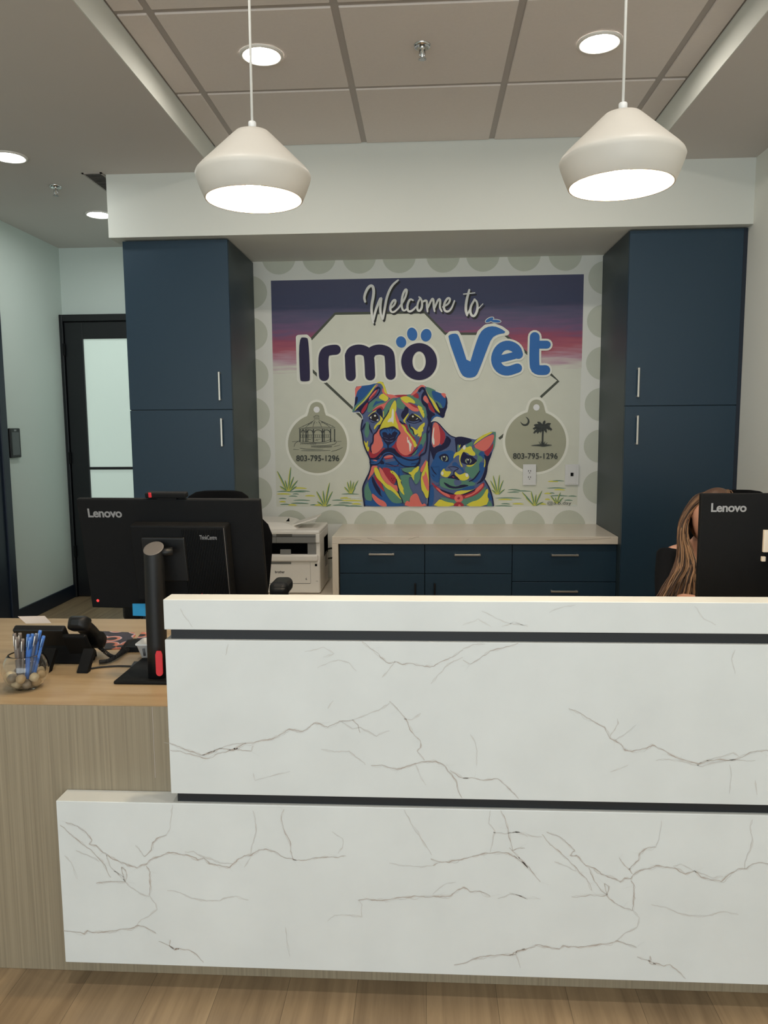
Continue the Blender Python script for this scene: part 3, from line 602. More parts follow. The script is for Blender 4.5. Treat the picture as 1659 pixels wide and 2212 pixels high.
for c, a in (('navy', [(770, 1140), (860, 1285), (680, 1285)]), ('coral', [(815, 1065), (960, 1008), (1075, 1010), (1115, 1065), (815, 1112)]), ('red', [(812, 1112), (1115, 1070), (1060, 1135), (880, 1155)]), ('slate', [(828, 1152), (1130, 1105), (1180, 1180), (1000, 1205), (870, 1235)]), ('coral', [(445, 1150), (625, 1158), (605, 1205)])): p.poly(c, a)
p.stroke('navy', [(870, 1270), (1000, 1285), (1190, 1362), (1275, 1250)], 24, 1); p.stroke('coral', [(680, 1095), (740, 1020)], 26, 0, .3, .3); p.stroke('navy', [(440, 1215), (530, 1240)], 22, 0, 1, .3); p.stroke('navy', [(1640, 1275), (1800, 1245)], 26, 0, .6, .4)
p.poly('navy', [(690, 300), (720, 240), (840, 190), (920, 190), (1060, 148), (1145, 160), (1225, 250), (1322, 330), (1312, 380), (1250, 440), (1150, 590), (1000, 695), (965, 700), (962, 800), (928, 800), (928, 710), (830, 600), (740, 460), (685, 380)]).poly('blue', [(720, 300), (830, 230), (1000, 215), (1180, 240), (1300, 340), (1230, 430), (1150, 545), (1190, 430), (1240, 340), (1130, 300), (1060, 350), (1050, 425), (990, 330), (940, 425), (900, 330), (800, 320), (760, 360), (800, 465), (770, 485), (710, 380)])
for a in ([(820, 482), (930, 520)], [(1010, 520), (1115, 480)], [(855, 560), (940, 600), (970, 600)], [(985, 600), (1040, 600), (1100, 578)]): p.stroke('slate', a, 26, 1 if len(a) > 2 else 0, .4, .4)
for a in ([(880, 210), (930, 320)], [(970, 220), (1000, 310)], [(1080, 230), (1040, 320)], [(1160, 280), (1100, 340)]): p.stroke('navy', a, 20, 0, 1, .2)
p.stroke('navy', [(690, 125), (600, 330), (510, 385), (495, 500), (500, 620), (410, 700), (408, 830), (445, 915)], 36); p.stroke('navy', [(385, 90), (400, 220), (440, 270), (480, 370)], 40, 1, .4, .3)
p.stroke('navy', [(180, -40), (128, 200), (180, 430), (198, 560), (222, 700), (300, 900), (408, 1120), (408, 1260), (430, 1335), (390, 1530), (320, 1665)], 40); p.stroke('navy', [(265, 60), (210, 180), (170, 250)], 45, 1, .3, .5)
p.frame(*E_)
for c, a in (('green', [(160, 620), (260, 470), (250, 600), (320, 730), (330, 830), (330, 885), (290, 905), (175, 870)]), ('blue', [(255, 470), (320, 375), (420, 500), (600, 720), (700, 880), (820, 950), (950, 940), (1025, 1015), (172, 1015), (178, 870), (300, 905), (350, 880), (330, 740), (250, 600)]), ('green', [(540, 515), (640, 640), (760, 690), (890, 830), (965, 890), (960, 945), (820, 955), (720, 905), (600, 720)]),
             ('red', [(358, 330), (460, 440), (530, 530), (605, 725), (510, 640), (400, 480)]), ('navy', [(318, 372), (350, 395), (430, 560), (505, 660), (512, 760), (562, 835), (440, 735), (330, 520)]), ('coral', [(325, 735), (380, 770), (480, 860), (580, 900), (632, 960), (642, 1016), (550, 1016), (450, 975), (328, 830)]),
             ('coral', [(318, 150), (470, 158), (380, 260), (350, 330), (310, 370), (225, 490), (290, 300)]), ('blue', [(490, 135), (640, 170), (830, 190), (900, 165), (950, 250), (1005, 372), (900, 365), (850, 345), (780, 265), (700, 235), (520, 205)]), ('green', [(945, 208), (1260, 178), (1345, 250), (1355, 420), (1260, 572), (1210, 485), (1150, 380), (1095, 420), (1120, 620), (1205, 755), (1130, 835), (1110, 925), (1020, 950), (985, 945), (955, 850), (895, 770), (895, 640), (1010, 790), (950, 480), (900, 370), (1000, 345), (1130, 350), (980, 270)]),
             ('coral', [(465, 185), (530, 208), (640, 410), (770, 560), (872, 570), (875, 735), (740, 605), (620, 522), (525, 400)]), ('red', [(525, 205), (630, 192), (720, 230), (740, 310), (805, 340), (852, 420), (802, 545), (778, 552), (640, 412)]), ('yellow', [(366, 205), (415, 178), (472, 250), (522, 400), (632, 540), (742, 590), (875, 730), (965, 885), (890, 832), (760, 692), (640, 642), (540, 522), (440, 432), (380, 312)]),
             ('yellow', [(715, 250), (780, 265), (865, 350), (905, 430), (952, 478), (922, 492), (1003, 650), (980, 662), (1023, 795), (930, 705), (878, 590), (858, 450), (780, 335), (715, 300)]), ('yellow', [(1080, 288), (1160, 292), (1200, 228), (1335, 145), (1300, 272), (1250, 302), (1210, 372), (1218, 488), (1155, 372)]),
             ('coral', [(1485, 0), (1440, 205), (1370, 315), (1335, 242), (1420, 100)]), ('yellow', [(1490, 10), (1512, 200), (1532, 525), (1525, 740), (1510, 845), (1460, 835), (1420, 725), (1365, 655), (1355, 360), (1440, 205)]), ('coral', [(1458, 235), (1532, 540), (1522, 725), (1450, 605), (1375, 378), (1430, 372)]), ('coral', [(1015, 1016), (1030, 920), (1080, 888), (1120, 932), (1130, 820), (1190, 758), (1260, 733), (1302, 780), (1342, 900), (1390, 982), (1430, 940), (1495, 1016)])): p.poly(c, a)
p.stroke('navy', [(975, 278), (1090, 322), (1160, 365)], 18, 1, .4, .4); p.stroke('navy', [(840, 445), (880, 620), (900, 780), (955, 850), (982, 935)], 20); p.stroke('navy', [(308, 145), (280, 290), (200, 440), (138, 580), (128, 700), (172, 1014)], 30, 2, cap=False)
p.frame(*B); p.stroke('navy', [(900, 1240), (945, 1400), (925, 1560), (895, 1700)], 80); p.frame(*D)
p.stroke('navy', [(1225, -40), (1150, 250), (1145, 450), (1150, 600), (1100, 900), (1075, 950), (935, 1020), (915, 1100), (928, 1180), (862, 1265), (800, 1345)], 46); p.poly('slate', [(1205, 130), (1215, 250), (1175, 300), (1185, 200)])
paint_part('dog_portrait', p, mural)
# ---------------------------------------------------------------- cat portrait
p = Paint(.0072).frame(900, 880, 7.541)
sil = [(235, 240), (280, 225), (350, 245), (420, 320), (540, 450), (640, 490), (710, 478), (800, 488), (960, 525), (1080, 450), (1220, 393), (1288, 398), (1292, 470), (1272, 640), (1240, 720), (1210, 810), (1160, 930), (1150, 1050), (1112, 1175), (1180, 1300), (1232, 1420), (1252, 1520), (1257, 1612), (172, 1612), (180, 1400), (200, 1200), (185, 900), (220, 700), (240, 400)]
p.stroke('white', sil[:-2], 16, 1); p.poly('slate', sil, 0)
for c, a in (('blue', [(250, 900), (330, 730), (430, 720), (560, 690), (640, 760), (600, 850), (540, 920), (480, 980), (380, 1100), (370, 1250), (230, 1170), (210, 1000)]), ('blue', [(190, 1240), (280, 1290), (285, 1500), (250, 1612), (176, 1612)]), ('blue', [(560, 920), (640, 880), (700, 960), (770, 1000), (770, 1080), (700, 1090), (640, 1040)]),
             ('coral', [(285, 233), (345, 250), (380, 400), (390, 500), (378, 605), (300, 640), (275, 662), (242, 560), (252, 350)]), ('red', [(340, 250), (400, 330), (482, 450), (430, 612), (375, 602), (388, 480), (372, 350)]), ('cream', [(275, 325), (291, 325), (274, 470), (294, 540), (287, 625), (262, 590), (246, 540), (252, 470)]),
             ('navy', [(222, 555), (275, 668), (320, 630), (430, 608), (490, 458), (540, 500), (558, 560), (520, 645), (420, 702), (330, 732), (300, 790), (275, 872), (240, 760), (218, 680)]), ('navy', [(615, 490), (710, 472), (800, 488), (892, 520), (902, 552), (870, 592), (800, 592), (750, 642), (710, 672), (690, 602), (665, 600), (662, 700), (645, 775), (632, 600)]),
             ('green', [(665, 600), (700, 620), (700, 700), (660, 720)]), ('green', [(800, 610), (920, 540), (905, 640), (820, 665)]), ('yellow', [(690, 620), (718, 598), (710, 650), (688, 660)]),
             ('green', [(905, 640), (1060, 700), (1090, 850), (1020, 900), (1020, 1060), (950, 1160), (870, 1155), (850, 1080), (790, 1050), (790, 960), (870, 970), (980, 880), (1000, 800), (960, 760)]), ('blue', [(1010, 890), (1110, 900), (1120, 960), (1060, 1130), (960, 1235), (860, 1205), (960, 1150), (1030, 1040)]), ('blue', [(1040, 710), (1110, 740), (1100, 850), (1050, 790), (1000, 780)]),
             ('yellow', [(592, 848), (618, 740), (690, 720), (740, 660), (790, 600), (802, 662), (890, 620), (912, 700), (958, 742), (952, 792), (870, 782), (830, 742), (760, 722), (722, 790), (705, 880), (760, 975), (720, 962), (688, 840), (700, 770), (640, 792)]), ('cream', [(758, 618), (802, 618), (792, 692), (748, 682)]),
             ('navy', [(758, 712), (800, 750), (830, 780), (900, 788), (942, 830), (994, 868), (930, 932), (850, 942), (780, 922), (712, 890), (718, 820)])): p.poly(c, a)
p.ell('iris', 842, 872, 52, 44).ell('navy', 843, 872, 30, 46).ell('white', 838, 852, 13, 13)
p.poly('navy', [(350, 802), (420, 758), (482, 752), (522, 800), (528, 852), (512, 892), (450, 888), (398, 862)]).ell('iris', 452, 832, 54, 46).ell('navy', 448, 826, 32, 52).ell('white', 447, 803, 13, 13)
for c, a in (('coral', [(1262, 428), (1262, 500), (1220, 605), (1150, 692), (1080, 722), (918, 640), (1000, 570), (1120, 488)]), ('red', [(1265, 560), (1238, 680), (1180, 762), (1160, 812), (1085, 722), (1170, 680)]), ('green', [(1218, 395), (1292, 398), (1292, 480), (1272, 655), (1240, 702), (1262, 480), (1258, 432)]), ('yellow', [(915, 622), (970, 528), (1080, 448), (1220, 393), (1245, 410), (1110, 480), (980, 572)]),
             ('navy', [(1242, 688), (1162, 930), (1152, 1050), (1112, 1180), (1000, 1255), (1090, 1090), (1120, 950), (1120, 850), (1090, 755), (1160, 812)]), ('yellow', [(798, 938), (920, 940), (990, 865), (940, 932), (890, 968), (830, 968)]), ('yellow', [(1100, 825), (1122, 870), (1116, 962), (1090, 985), (1108, 900)]),
             ('slate', [(470, 1000), (560, 950), (660, 960), (720, 1010), (760, 1060), (690, 1080), (620, 1040), (560, 1045), (480, 1040)]), ('yellow', [(452, 982), (460, 1042), (572, 1038), (540, 1102), (490, 1148), (398, 1112), (386, 1060)]), ('yellow', [(618, 1036), (690, 1102), (740, 1085), (800, 1058), (864, 1120), (842, 1172), (760, 1198), (680, 1172), (628, 1110)]), ('cream', [(393, 1058), (430, 1038), (442, 1090), (410, 1112)]), ('cream', [(788, 1073), (842, 1078), (842, 1132), (800, 1132)]),
             ('green', [(382, 1150), (480, 1152), (600, 1162), (700, 1192), (860, 1192), (985, 1242), (860, 1302), (600, 1352), (400, 1302), (368, 1232)]), ('slate', [(600, 1170), (720, 1190), (740, 1250), (620, 1290)]), ('navy', [(487, 1152), (560, 1110), (600, 1088), (650, 1120), (718, 1194), (600, 1162)]), ('maroon', [(570, 1130), (600, 1118), (620, 1150)]), ('blue', [(735, 1322), (870, 1275), (965, 1288), (900, 1345), (620, 1375)]), ('navy', [(425, 1212), (500, 1240), (560, 1282), (660, 1292), (740, 1252), (875, 1270), (740, 1312), (610, 1328), (500, 1302)])): p.poly(c, a)
for a, w in (([(515, 978), (580, 962), (640, 972), (694, 998), (620, 1030), (600, 1060), (600, 1105)], 15), ([(528, 985), (580, 1030)], 12), ([(240, 975), (280, 1050), (322, 1092)], 16), ([(255, 1095), (290, 1130)], 14), ([(855, 1208), (940, 1168), (1030, 1035)], 22), ([(985, 1245), (1060, 1190), (1125, 1085)], 20)): p.stroke('navy', a, w, 2, .5, .5)
for c, a in (('green', [(370, 1450), (620, 1512), (760, 1492), (960, 1432), (1110, 1290), (1142, 1300), (1080, 1482), (900, 1545), (780, 1612), (620, 1612), (400, 1495)]), ('yellow', [(262, 1612), (330, 1540), (378, 1488), (480, 1540), (622, 1560), (598, 1612)]), ('yellow', [(785, 1612), (880, 1540), (1000, 1510), (1080, 1440), (1150, 1308), (1172, 1370), (1150, 1450), (1182, 1500), (1130, 1612)]), ('green', [(1128, 1612), (1182, 1498), (1248, 1612)]), ('blue', [(1165, 1380), (1210, 1420), (1240, 1520), (1185, 1500), (1155, 1450)]),
             ('yellow', [(605, 1402), (680, 1352), (860, 1352), (965, 1328), (740, 1418), (630, 1424)]), ('red', [(222, 1198), (370, 1320), (500, 1396), (630, 1422), (740, 1427), (960, 1332), (1080, 1218), (1114, 1240), (1080, 1335), (960, 1435), (760, 1495), (620, 1505), (440, 1442), (300, 1322)]), ('coral', [(290, 1285), (420, 1360), (556, 1440), (530, 1474), (400, 1402)]), ('coral', [(775, 1452), (940, 1392), (962, 1330), (1085, 1225), (1085, 1292), (960, 1402), (800, 1478)]),
             ('navy', [(355, 1318), (480, 1368), (635, 1416), (560, 1424), (430, 1382)]), ('navy', [(735, 1424), (965, 1322), (952, 1355), (770, 1434)])): p.poly(c, a)
p.ell('coral', 685, 1482, 70, 66).ell('red', 685, 1480, 24, 20, -30); p.poly('red', [(598, 1612), (612, 1570), (650, 1545), (685, 1538), (722, 1545), (762, 1575), (775, 1612)]); p.poly('coral', [(672, 1612), (688, 1572), (718, 1590), (722, 1612)])
p.stroke('navy', [(247, 240), (240, 400), (222, 600), (198, 850), (192, 1000), (212, 1150), (200, 1400), (182, 1606)], 24, 2, cap=False); p.stroke('navy', [(244, 245), (290, 228), (350, 248), (430, 340), (540, 460), (645, 495)], 14); p.stroke('navy', [(1110, 1178), (1192, 1320), (1240, 1480), (1252, 1606)], 20, 2, cap=False); p.stroke('navy', [(480, 470), (545, 510), (556, 560)], 14, 1, 1, .3)
paint_part('cat_portrait', p, mural)
# ================================================================== ceiling fixtures
def downlight(px, py, z, e, label, group, tint, parentname='downlight'):
    c = atZ(px, py, z); t = thing(parentname, label, 'ceiling light', c, group=group)
    obj('trim_ring', MB().lathe([(.074, .0), (.076, -.007), (.088, -.010), (.094, -.006), (.095, .0)], c), M['white'], t)
    em = emit('lit_diffuser', tint, e, C(240, 240, 235))
    obj('diffuser', MB().lathe([(0.0005, -.004), (.04, -.004), (.0745, -.003), (.0745, .0)], c), em, t)
WARM, NEUT = (1.0, .925, .83, 1), (0.96, 1.0, .97, 1)
zt = ZT-.0072
downlight(565, 118, zt, DOWN_E, 'round lit downlight in the ceiling tiles behind the pendant hung nearer the corridor', 'downlights in the tiled ceiling', WARM)
downlight(1295, 91, zt, DOWN_E, 'round lit downlight in the ceiling tiles beside the cord of the higher pendant', 'downlights in the tiled ceiling', WARM)
for i, (x, y) in enumerate(((-.72, 1.15), (.72, 1.15))):  # out-of-view pair, added to brighten the back of the room
    c = Vector((x, y, zt)); t = thing('downlight', 'unseen round downlight added in the ceiling tiles over the waiting area', 'ceiling light', c, group='added unseen downlights over the waiting area')
    obj('trim_ring', MB().lathe([(.074, .0), (.076, -.007), (.088, -.010), (.094, -.006), (.095, .0)], c), M['white'], t)
    obj('diffuser', MB().lathe([(0.0005, -.004), (.04, -.004), (.0745, -.003), (.0745, .0)], c), emit('lit_diffuser', WARM, DOWN_E, C(240, 240, 235)), t)
downlight(20, 338, ZLOW, HALL_E, 'round lit downlight in the plain corridor ceiling cut by the photo edge', 'downlights in the corridor ceiling', NEUT)
downlight(214, 463, ZLOW, HALL_E, 'round lit downlight in the corridor ceiling half hidden by the white soffit', 'downlights in the corridor ceiling', NEUT)
def sprinkler(px, py, z, label):
    c = atZ(px, py, z); t = thing('fire_sprinkler', label, 'sprinkler', c)
    obj('escutcheon', MB().lathe([(.012, -.004), (.022, -.002), (.03, -.010), (.034, -.010), (.036, .0)], c, 32), M['chrome'], t)
    st = MB().lathe([(.011, .0), (.011, -.018), (.007, -.02), (.007, -.05), (.003, -.055)], c, 16)
    for s in (-1, 1): st.tube([c+Vector((s*.008, 0, -.018)), c+Vector((s*.013, 0, -.035)), c+Vector((s*.004, 0, -.052))], .0025, 6)
    obj('frame', st, M['chrome'], t)
    d = MB().cyl(c+Vector((0, 0, -.059)), .013, .003, 20)
    for k in range(10): d.box(.010, .019, -.002, .002, -.0585, -.0568, mtx=Matrix.Translation(c) @ Matrix.Rotation(k*pi/5, 4, 'Z'))
    obj('deflector', d, M['chrome'], t)
sprinkler(912, 97, zt, 'chrome fire sprinkler in the middle of a ceiling tile')
sprinkler(120, 402, ZLOW, 'chrome fire sprinkler in the plain corridor ceiling')
# supply grille beside the soffit
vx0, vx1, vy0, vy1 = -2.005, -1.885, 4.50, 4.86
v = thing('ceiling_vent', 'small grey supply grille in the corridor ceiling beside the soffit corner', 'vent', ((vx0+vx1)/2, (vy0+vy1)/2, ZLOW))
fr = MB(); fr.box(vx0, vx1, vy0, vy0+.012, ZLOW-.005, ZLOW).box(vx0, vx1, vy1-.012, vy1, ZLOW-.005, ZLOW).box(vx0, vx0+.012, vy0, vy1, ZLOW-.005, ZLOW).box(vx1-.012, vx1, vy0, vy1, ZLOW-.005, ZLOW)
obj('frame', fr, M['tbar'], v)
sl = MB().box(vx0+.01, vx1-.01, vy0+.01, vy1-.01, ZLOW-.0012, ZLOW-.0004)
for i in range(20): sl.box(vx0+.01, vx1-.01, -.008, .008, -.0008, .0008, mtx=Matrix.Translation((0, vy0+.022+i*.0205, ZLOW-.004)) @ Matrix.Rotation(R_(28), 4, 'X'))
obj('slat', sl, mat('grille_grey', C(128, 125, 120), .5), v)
# pendants
def pendant(Y, bot, wid, top, corner, label, rk=1.0):
    b = atY(bot[0], bot[1], Y); zw = atY(bot[0], wid, Y).z; zt_ = atY(top[0], top[1], Y).z
    t = thing('pendant_lamp', label, 'pendant lamp', (b.x, b.y, b.z), group='white pendants over the reception counter')
    z0, z1, z2 = b.z, zw, zt_
    r0, r1, r2 = .1205*rk, .1465*rk, .030*rk
    out = [(r0, z0), (r0+.002, z0-.001), (r0+.004, z0+.001), (r1-.010, z1-.030), (r1-.002, z1-.008), (r1, z1), (r1-.003, z1+.007), (r1-.012, z1+.017), (r2+.022, z2-.014), (r2+.012, z2-.005), (r2, z2-.001), (.011, z2)]
    inn = [(.011, z2-.004), (r2, z2-.005), (r2+.010, z2-.012), (r1-.016, z1+.012), (r1-.006, z1), (r1-.013, z1-.028), (r0, z0)]
    obj('shade', MB().lathe(out+inn, (b.x, b.y, 0), 72), M['shade'], t)
    obj('socket_cap', MB().lathe([(.0005, z2+.020), (.0085, z2+.020), (.0095, z2+.018), (.0095, z2-.002), (.0005, z2-.002)], (b.x, b.y, 0), 24), M['whitepl'], t)
    obj('lamp_holder', MB().lathe([(.0005, z2-.004), (.018, z2-.004), (.018, z1+.03), (.0005, z1+.03)], (b.x, b.y, 0), 24), M['whitepl'], t)
    zb_ = z0+.056
    obj('bulb', MB().lathe([(.0005, zb_-.030), (.014, zb_-.027), (.025, zb_-.014), (.030, zb_), (.027, zb_+.014), (.018, zb_+.032), (.012, zb_+.046), (.0005, zb_+.046)], (b.x, b.y, 0), 32), emit('lit_bulb', (1.0, .80, .52, 1), PENDANT_E, C(250, 240, 220)), t)
    zc = ZT-.0073
    obj('cord', MB().tube([(b.x, b.y, z2+.018), (b.x+.001, b.y, (z2+zc)/2), (b.x, b.y, zc-.02)], .0032, 10), M['cord'], t)
    obj('canopy', MB().lathe([(.0005, zc-.028), (.008, zc-.028), (.05, zc-.022), (.058, zc-.012), (.06, zc)], (b.x, b.y, 0), 40), M['white'], t)
pendant(1.885, (549, 432), 381, (547, 282), 0, 'white pendant lamp hung lower above the corridor end of the counter', .945)
pendant(1.80, (1341, 402), 346, (1347, 243), 0, 'white pendant lamp hung higher above the seated person end of the counter', .935)

# ================================================================== built-in cabinets
YK = 4.598
def bar_handle(p, vertical, L, yf, parent, name='handle', m='steel'):
    w, d = .011, .030
    h = MB()
    if vertical:
        h.box(p.x-w/2, p.x+w/2, yf-d, yf-d+.010, p.z-L/2, p.z+L/2, .002)
        for s in (-1, 1): h.box(p.x-w/2, p.x+w/2, yf-d+.008, yf, p.z+s*(L/2-.006)-.005, p.z+s*(L/2-.006)+.005)
    else:
        h.box(p.x-L/2, p.x+L/2, yf-d, yf-d+.010, p.z-w/2, p.z+w/2, .002)
        for s in (-1, 1): h.box(p.x+s*(L/2-.006)-.005, p.x+s*(L/2-.006)+.005, yf-d+.008, yf, p.z-w/2, p.z+w/2)
    return obj(name, h, M[m], parent)
def tall(x0, x1, hx, label, filler=None):
    t = thing('tall_cabinet', label, 'cabinet', ((x0+x1)/2, YK, 0), group='tall navy cabinets')
    zs = 1.5576; top = ZS-.006
    obj('body', MB().box(x0, x1, YK+.0205, YB-.001, .0, top, .001, 1), M['navyside'], t)
    up = obj('door', MB().box(x0+.001, x1-.001, YK, YK+.02, zs+.002, top-.003, .0015, 1), M['navy'], t)
    lo = obj('door', MB().box(x0+.001, x1-.001, YK, YK+.02, .10, zs-.002, .0015, 1), M['navy'], t)
    (a, b), (c, d) = hx
    pu = atY(a[0], (a[1]+b[1])/2, YK-.03); pl = atY(c[0], (c[1]+d[1])/2, YK-.03)
    bar_handle(pu, True, .172, YK, up); bar_handle(pl, True, .172, YK, lo)
    if filler: obj('filler_strip', MB().box(filler[0], filler[1], YK+.006, YK+.025, .0, top), M['navytrim'], t)
tall(-1.820, -1.179, (((473, 805), (473, 863)), ((478, 905), (478, 963))), 'tall navy cabinet next to the corridor')
tall(1.182, 1.829, (((1380, 795), (1380, 857)), ((1377.5, 899), (1377.5, 959))), 'tall navy cabinet behind the seated person', (1.8295, 1.8525))
YD = 4.692
zc0, zc1 = .716, .763
xa, xb, xc, xd = [atY(x, 1230, YD).x for x in (733.5, 917.5, 1106, 1331.5)]
xwl = atY(717, 1165, 4.665).x; XCR = 1.1815
wt = thing('back_worktop', 'beige stone worktop with waterfall end under the mural', 'worktop', ((xwl+XCR)/2, 4.97, zc1))
xs0 = xa-.004
vv = MB().box(xwl, XCR, 4.665, YB-.0005, zc0, zc1, .002, 1); wf = MB().box(xwl, xs0, 4.665, YB-.0005, 0, zc0-.0002, .0015, 1)
def back_vein(vv, pts, w):
    rr = random.Random(len(pts)+int(w*100)); pts = chaikin(pts, 2); L = []; vv.mi = 1
    for i, (x, y) in enumerate(pts): L.append((x+rr.uniform(-1, 1), y+rr.uniform(-.7, .7)))
    for (x, y), (x2, y2) in zip(L, L[1:]): vv.flat([atY(x, y-w/2, 4.6646), atY(x2, y2-w/2, 4.6646), atY(x2, y2+w/2, 4.6646), atY(x, y+w/2, 4.6646)])
for a in ([(792, 1162), (815, 1167), (830, 1172), (850, 1174)], [(880, 1166), (895, 1162), (905, 1160)], [(1180, 1168), (1215, 1165), (1260, 1167), (1320, 1162)], [(735, 1166), (750, 1164), (780, 1166)], [(1005, 1170), (1012, 1164)]): back_vein(vv, a, 1.0)
back_vein(wf, [(722, 1185), (726, 1215), (722, 1250), (728, 1275)], 1.0)
BV = mat('beige_vein', C(190, 177, 160), .4)
obj('slab', vv, [M['stone_back'], BV], wt, norm=False); obj('waterfall_panel', wf, [M['stone_back'], BV], wt, norm=False)
def zat(y): return atY(1000, y, YD).z
def base(x0, x1, label, drawers, door=None, hx=None):
    t = thing('base_cabinet', label, 'cabinet', ((x0+x1)/2, YD, 0), group='navy base cabinets under the back worktop')
    obj('body', MB().box(x0+.0005, x1-.0005, YD+.021, YB-.002, .09, zc0-.0006), M['navyside'], t)
    obj('plinth', MB().box(x0+.0005, x1-.0005, YD+.06, YD+.08, .0, .0895), M['navytrim'], t)
    for z1, z0, hy, hxp, L in drawers:
        d = obj('drawer', MB().box(x0+.002, x1-.002, YD, YD+.02, z0+.002, z1-.002, .0012, 1), M['navy'], t)
        bar_handle(Vector((atY(hxp, hy, YD-.03).x, 0, atY(hxp, hy, YD-.03).z)), False, L, YD, d, m='steel')
    if door:
        d = obj('door', MB().box(x0+.002, x1-.002, YD, YD+.02, .10, door-.002, .0012, 1), M['navy'], t)
        p = atY(hx, 1289, YD-.03); bar_handle(p, True, .165, YD, d, m='black')
zt1 = zc0-.004; z12 = zat(1239.5)
base(xa, xb, 'navy base cabinet next to the stone waterfall end', [(zt1, z12, 1198, 824, .160)], z12, 897)
base(xb, xc, 'navy base cabinet in the middle of the back run', [(zt1, z12, 1199.5, 1010, .163)], z12, 939)
z3 = zat(1256)
base(xc, xd, 'navy base cabinet of drawers next to the tall cabinet behind the person', [(zt1, z3, 1200, 1221, .166), (z3, z3-.24, 1278.5, 1219.5, .166), (z3-.24, .10, 1345, 1219.5, .166)])
obj('filler_strip', MB().box(xd, 1.181, YD+.004, YD+.02, .0, zc0-.001), M['navytrim'], wt)

# ================================================================== wall plates on the mural
def plate(x0, x1, y0, y1, mats, label, group, kind):
    a, b = atY(x0, y0, YB-.008), atY(x1, y1, YB-.008)
    t = thing('wall_plate', label, 'wall plate', ((a.x+b.x)/2, YB, (a.z+b.z)/2), group=group)
    yb = YB-.0098
    obj('plate', MB().box(a.x, b.x, yb-.006, yb, b.z, a.z, .003, 2), mats[0], t)
    cx, cz = (a.x+b.x)/2, (a.z+b.z)/2; h = a.z-b.z
    fc = MB()
    if kind == 'duplex':
        for k in (1, -1):
            z = cz+.0215*k; fc.mi = 0
            fc.cyl((cx, yb-.0062, z), .019, -.001, 24, 'y'); fc.mi = 1
            for dx in (-.0075, .0075): fc.box(cx+dx-.0018, cx+dx+.0018, yb-.0080, yb-.0070, z, z+.011)
            fc.cyl((cx, yb-.0070, z-.008), .003, -.0010, 10, 'y')
        obj('socket_face', fc, [mats[1], M['blackmatte']], t)
    else:
        fc.box(cx-.030, cx+.030, yb-.0078, yb-.0055, cz-.062, cz+.062, .002); fc.mi = 1
        fc.box(cx-.010, cx+.010, yb-.0092, yb-.0078, cz-.010, cz+.014)
        obj('jack_insert', fc, [mats[1], M['blackmatte']], t)
plate(1129.5, 1157.5, 1003, 1048, (M['whitepl'], M['whitepl']), 'white duplex outlet plate on the mural under the palm tree tag', 'wall plates on the mural', 'duplex')
plate(1220.5, 1249.5, 1003, 1047.5, (M['whitepl'], M['whitepl']), 'white data jack plate at the edge of the mural picture', 'wall plates on the mural', 'data')
# two more plates painted over as part of the picture: only their edges and slots stand out
def painted_plate(x0, x1, y0, y1, cols, label):
    a, b = atY(x0, y0, YB-.010), atY(x1, y1, YB-.010); yb = YB-.0115
    t = thing('wall_plate', label, 'wall plate', ((a.x+b.x)/2, YB, (a.z+b.z)/2)); w = .0016
    obj('plate', MB().box(a.x, a.x+w, yb, YB-.004, b.z, a.z).box(b.x-w, b.x, yb, YB-.004, b.z, a.z).box(a.x, b.x, yb, YB-.004, a.z-w, a.z).box(a.x, b.x, yb, YB-.004, b.z, b.z+w), PAL[cols], t)
    return t, a, b
t, a, b = painted_plate(834, 862.5, 1006, 1048.5, 'maroon', 'painted-over outlet plate on the chest of the mural dog')
m = MB()
for cx, cy in ((848.5, 1018), (848.5, 1035)):
    for dx, dy in ((-2.6, -1.6), (2.6, -1.6), (0, 2.6)):
        c = atY(cx+dx, cy+dy, YB-.0112); m.box(c.x-.0018, c.x+.0018, c.y-.0012, c.y+.001, c.z-.0035, c.z+.0035)
obj('socket_slots', m, M['blackmatte'], t)
painted_plate(921, 949, 1008, 1048.5, 'blue', 'painted-over blank plate on the cheek of the mural cat')
# keypad on the corridor wall
a, b = atX(15, 924, XL), atX(41, 989, XL)
y0, y1 = min(a.y, b.y), max(a.y, b.y); zc = (a.z+b.z)/2; hh = .5*abs(a.z-b.z)*.96
kp = thing('wall_keypad', 'slim black touch keypad on the pale corridor wall', 'keypad', (XL, (y0+y1)/2, zc))
obj('housing', MB().box(XL, XL+.022, y0, y1, zc-hh, zc+hh, .006), M['black'], kp)
obj('screen', MB().box(XL+.0215, XL+.0228, y0+.02, y1-.02, zc-hh*.82, zc+hh*.74), mat('dark_screen', C(52, 56, 60), .2, var=.02), kp)
obj('sensor', MB().box(XL+.0215, XL+.0230, (y0+y1)/2-.016, (y0+y1)/2+.016, zc+hh*.80, zc+hh*.92, .001), mat('sensor_grey', C(120, 122, 124), .3), kp)

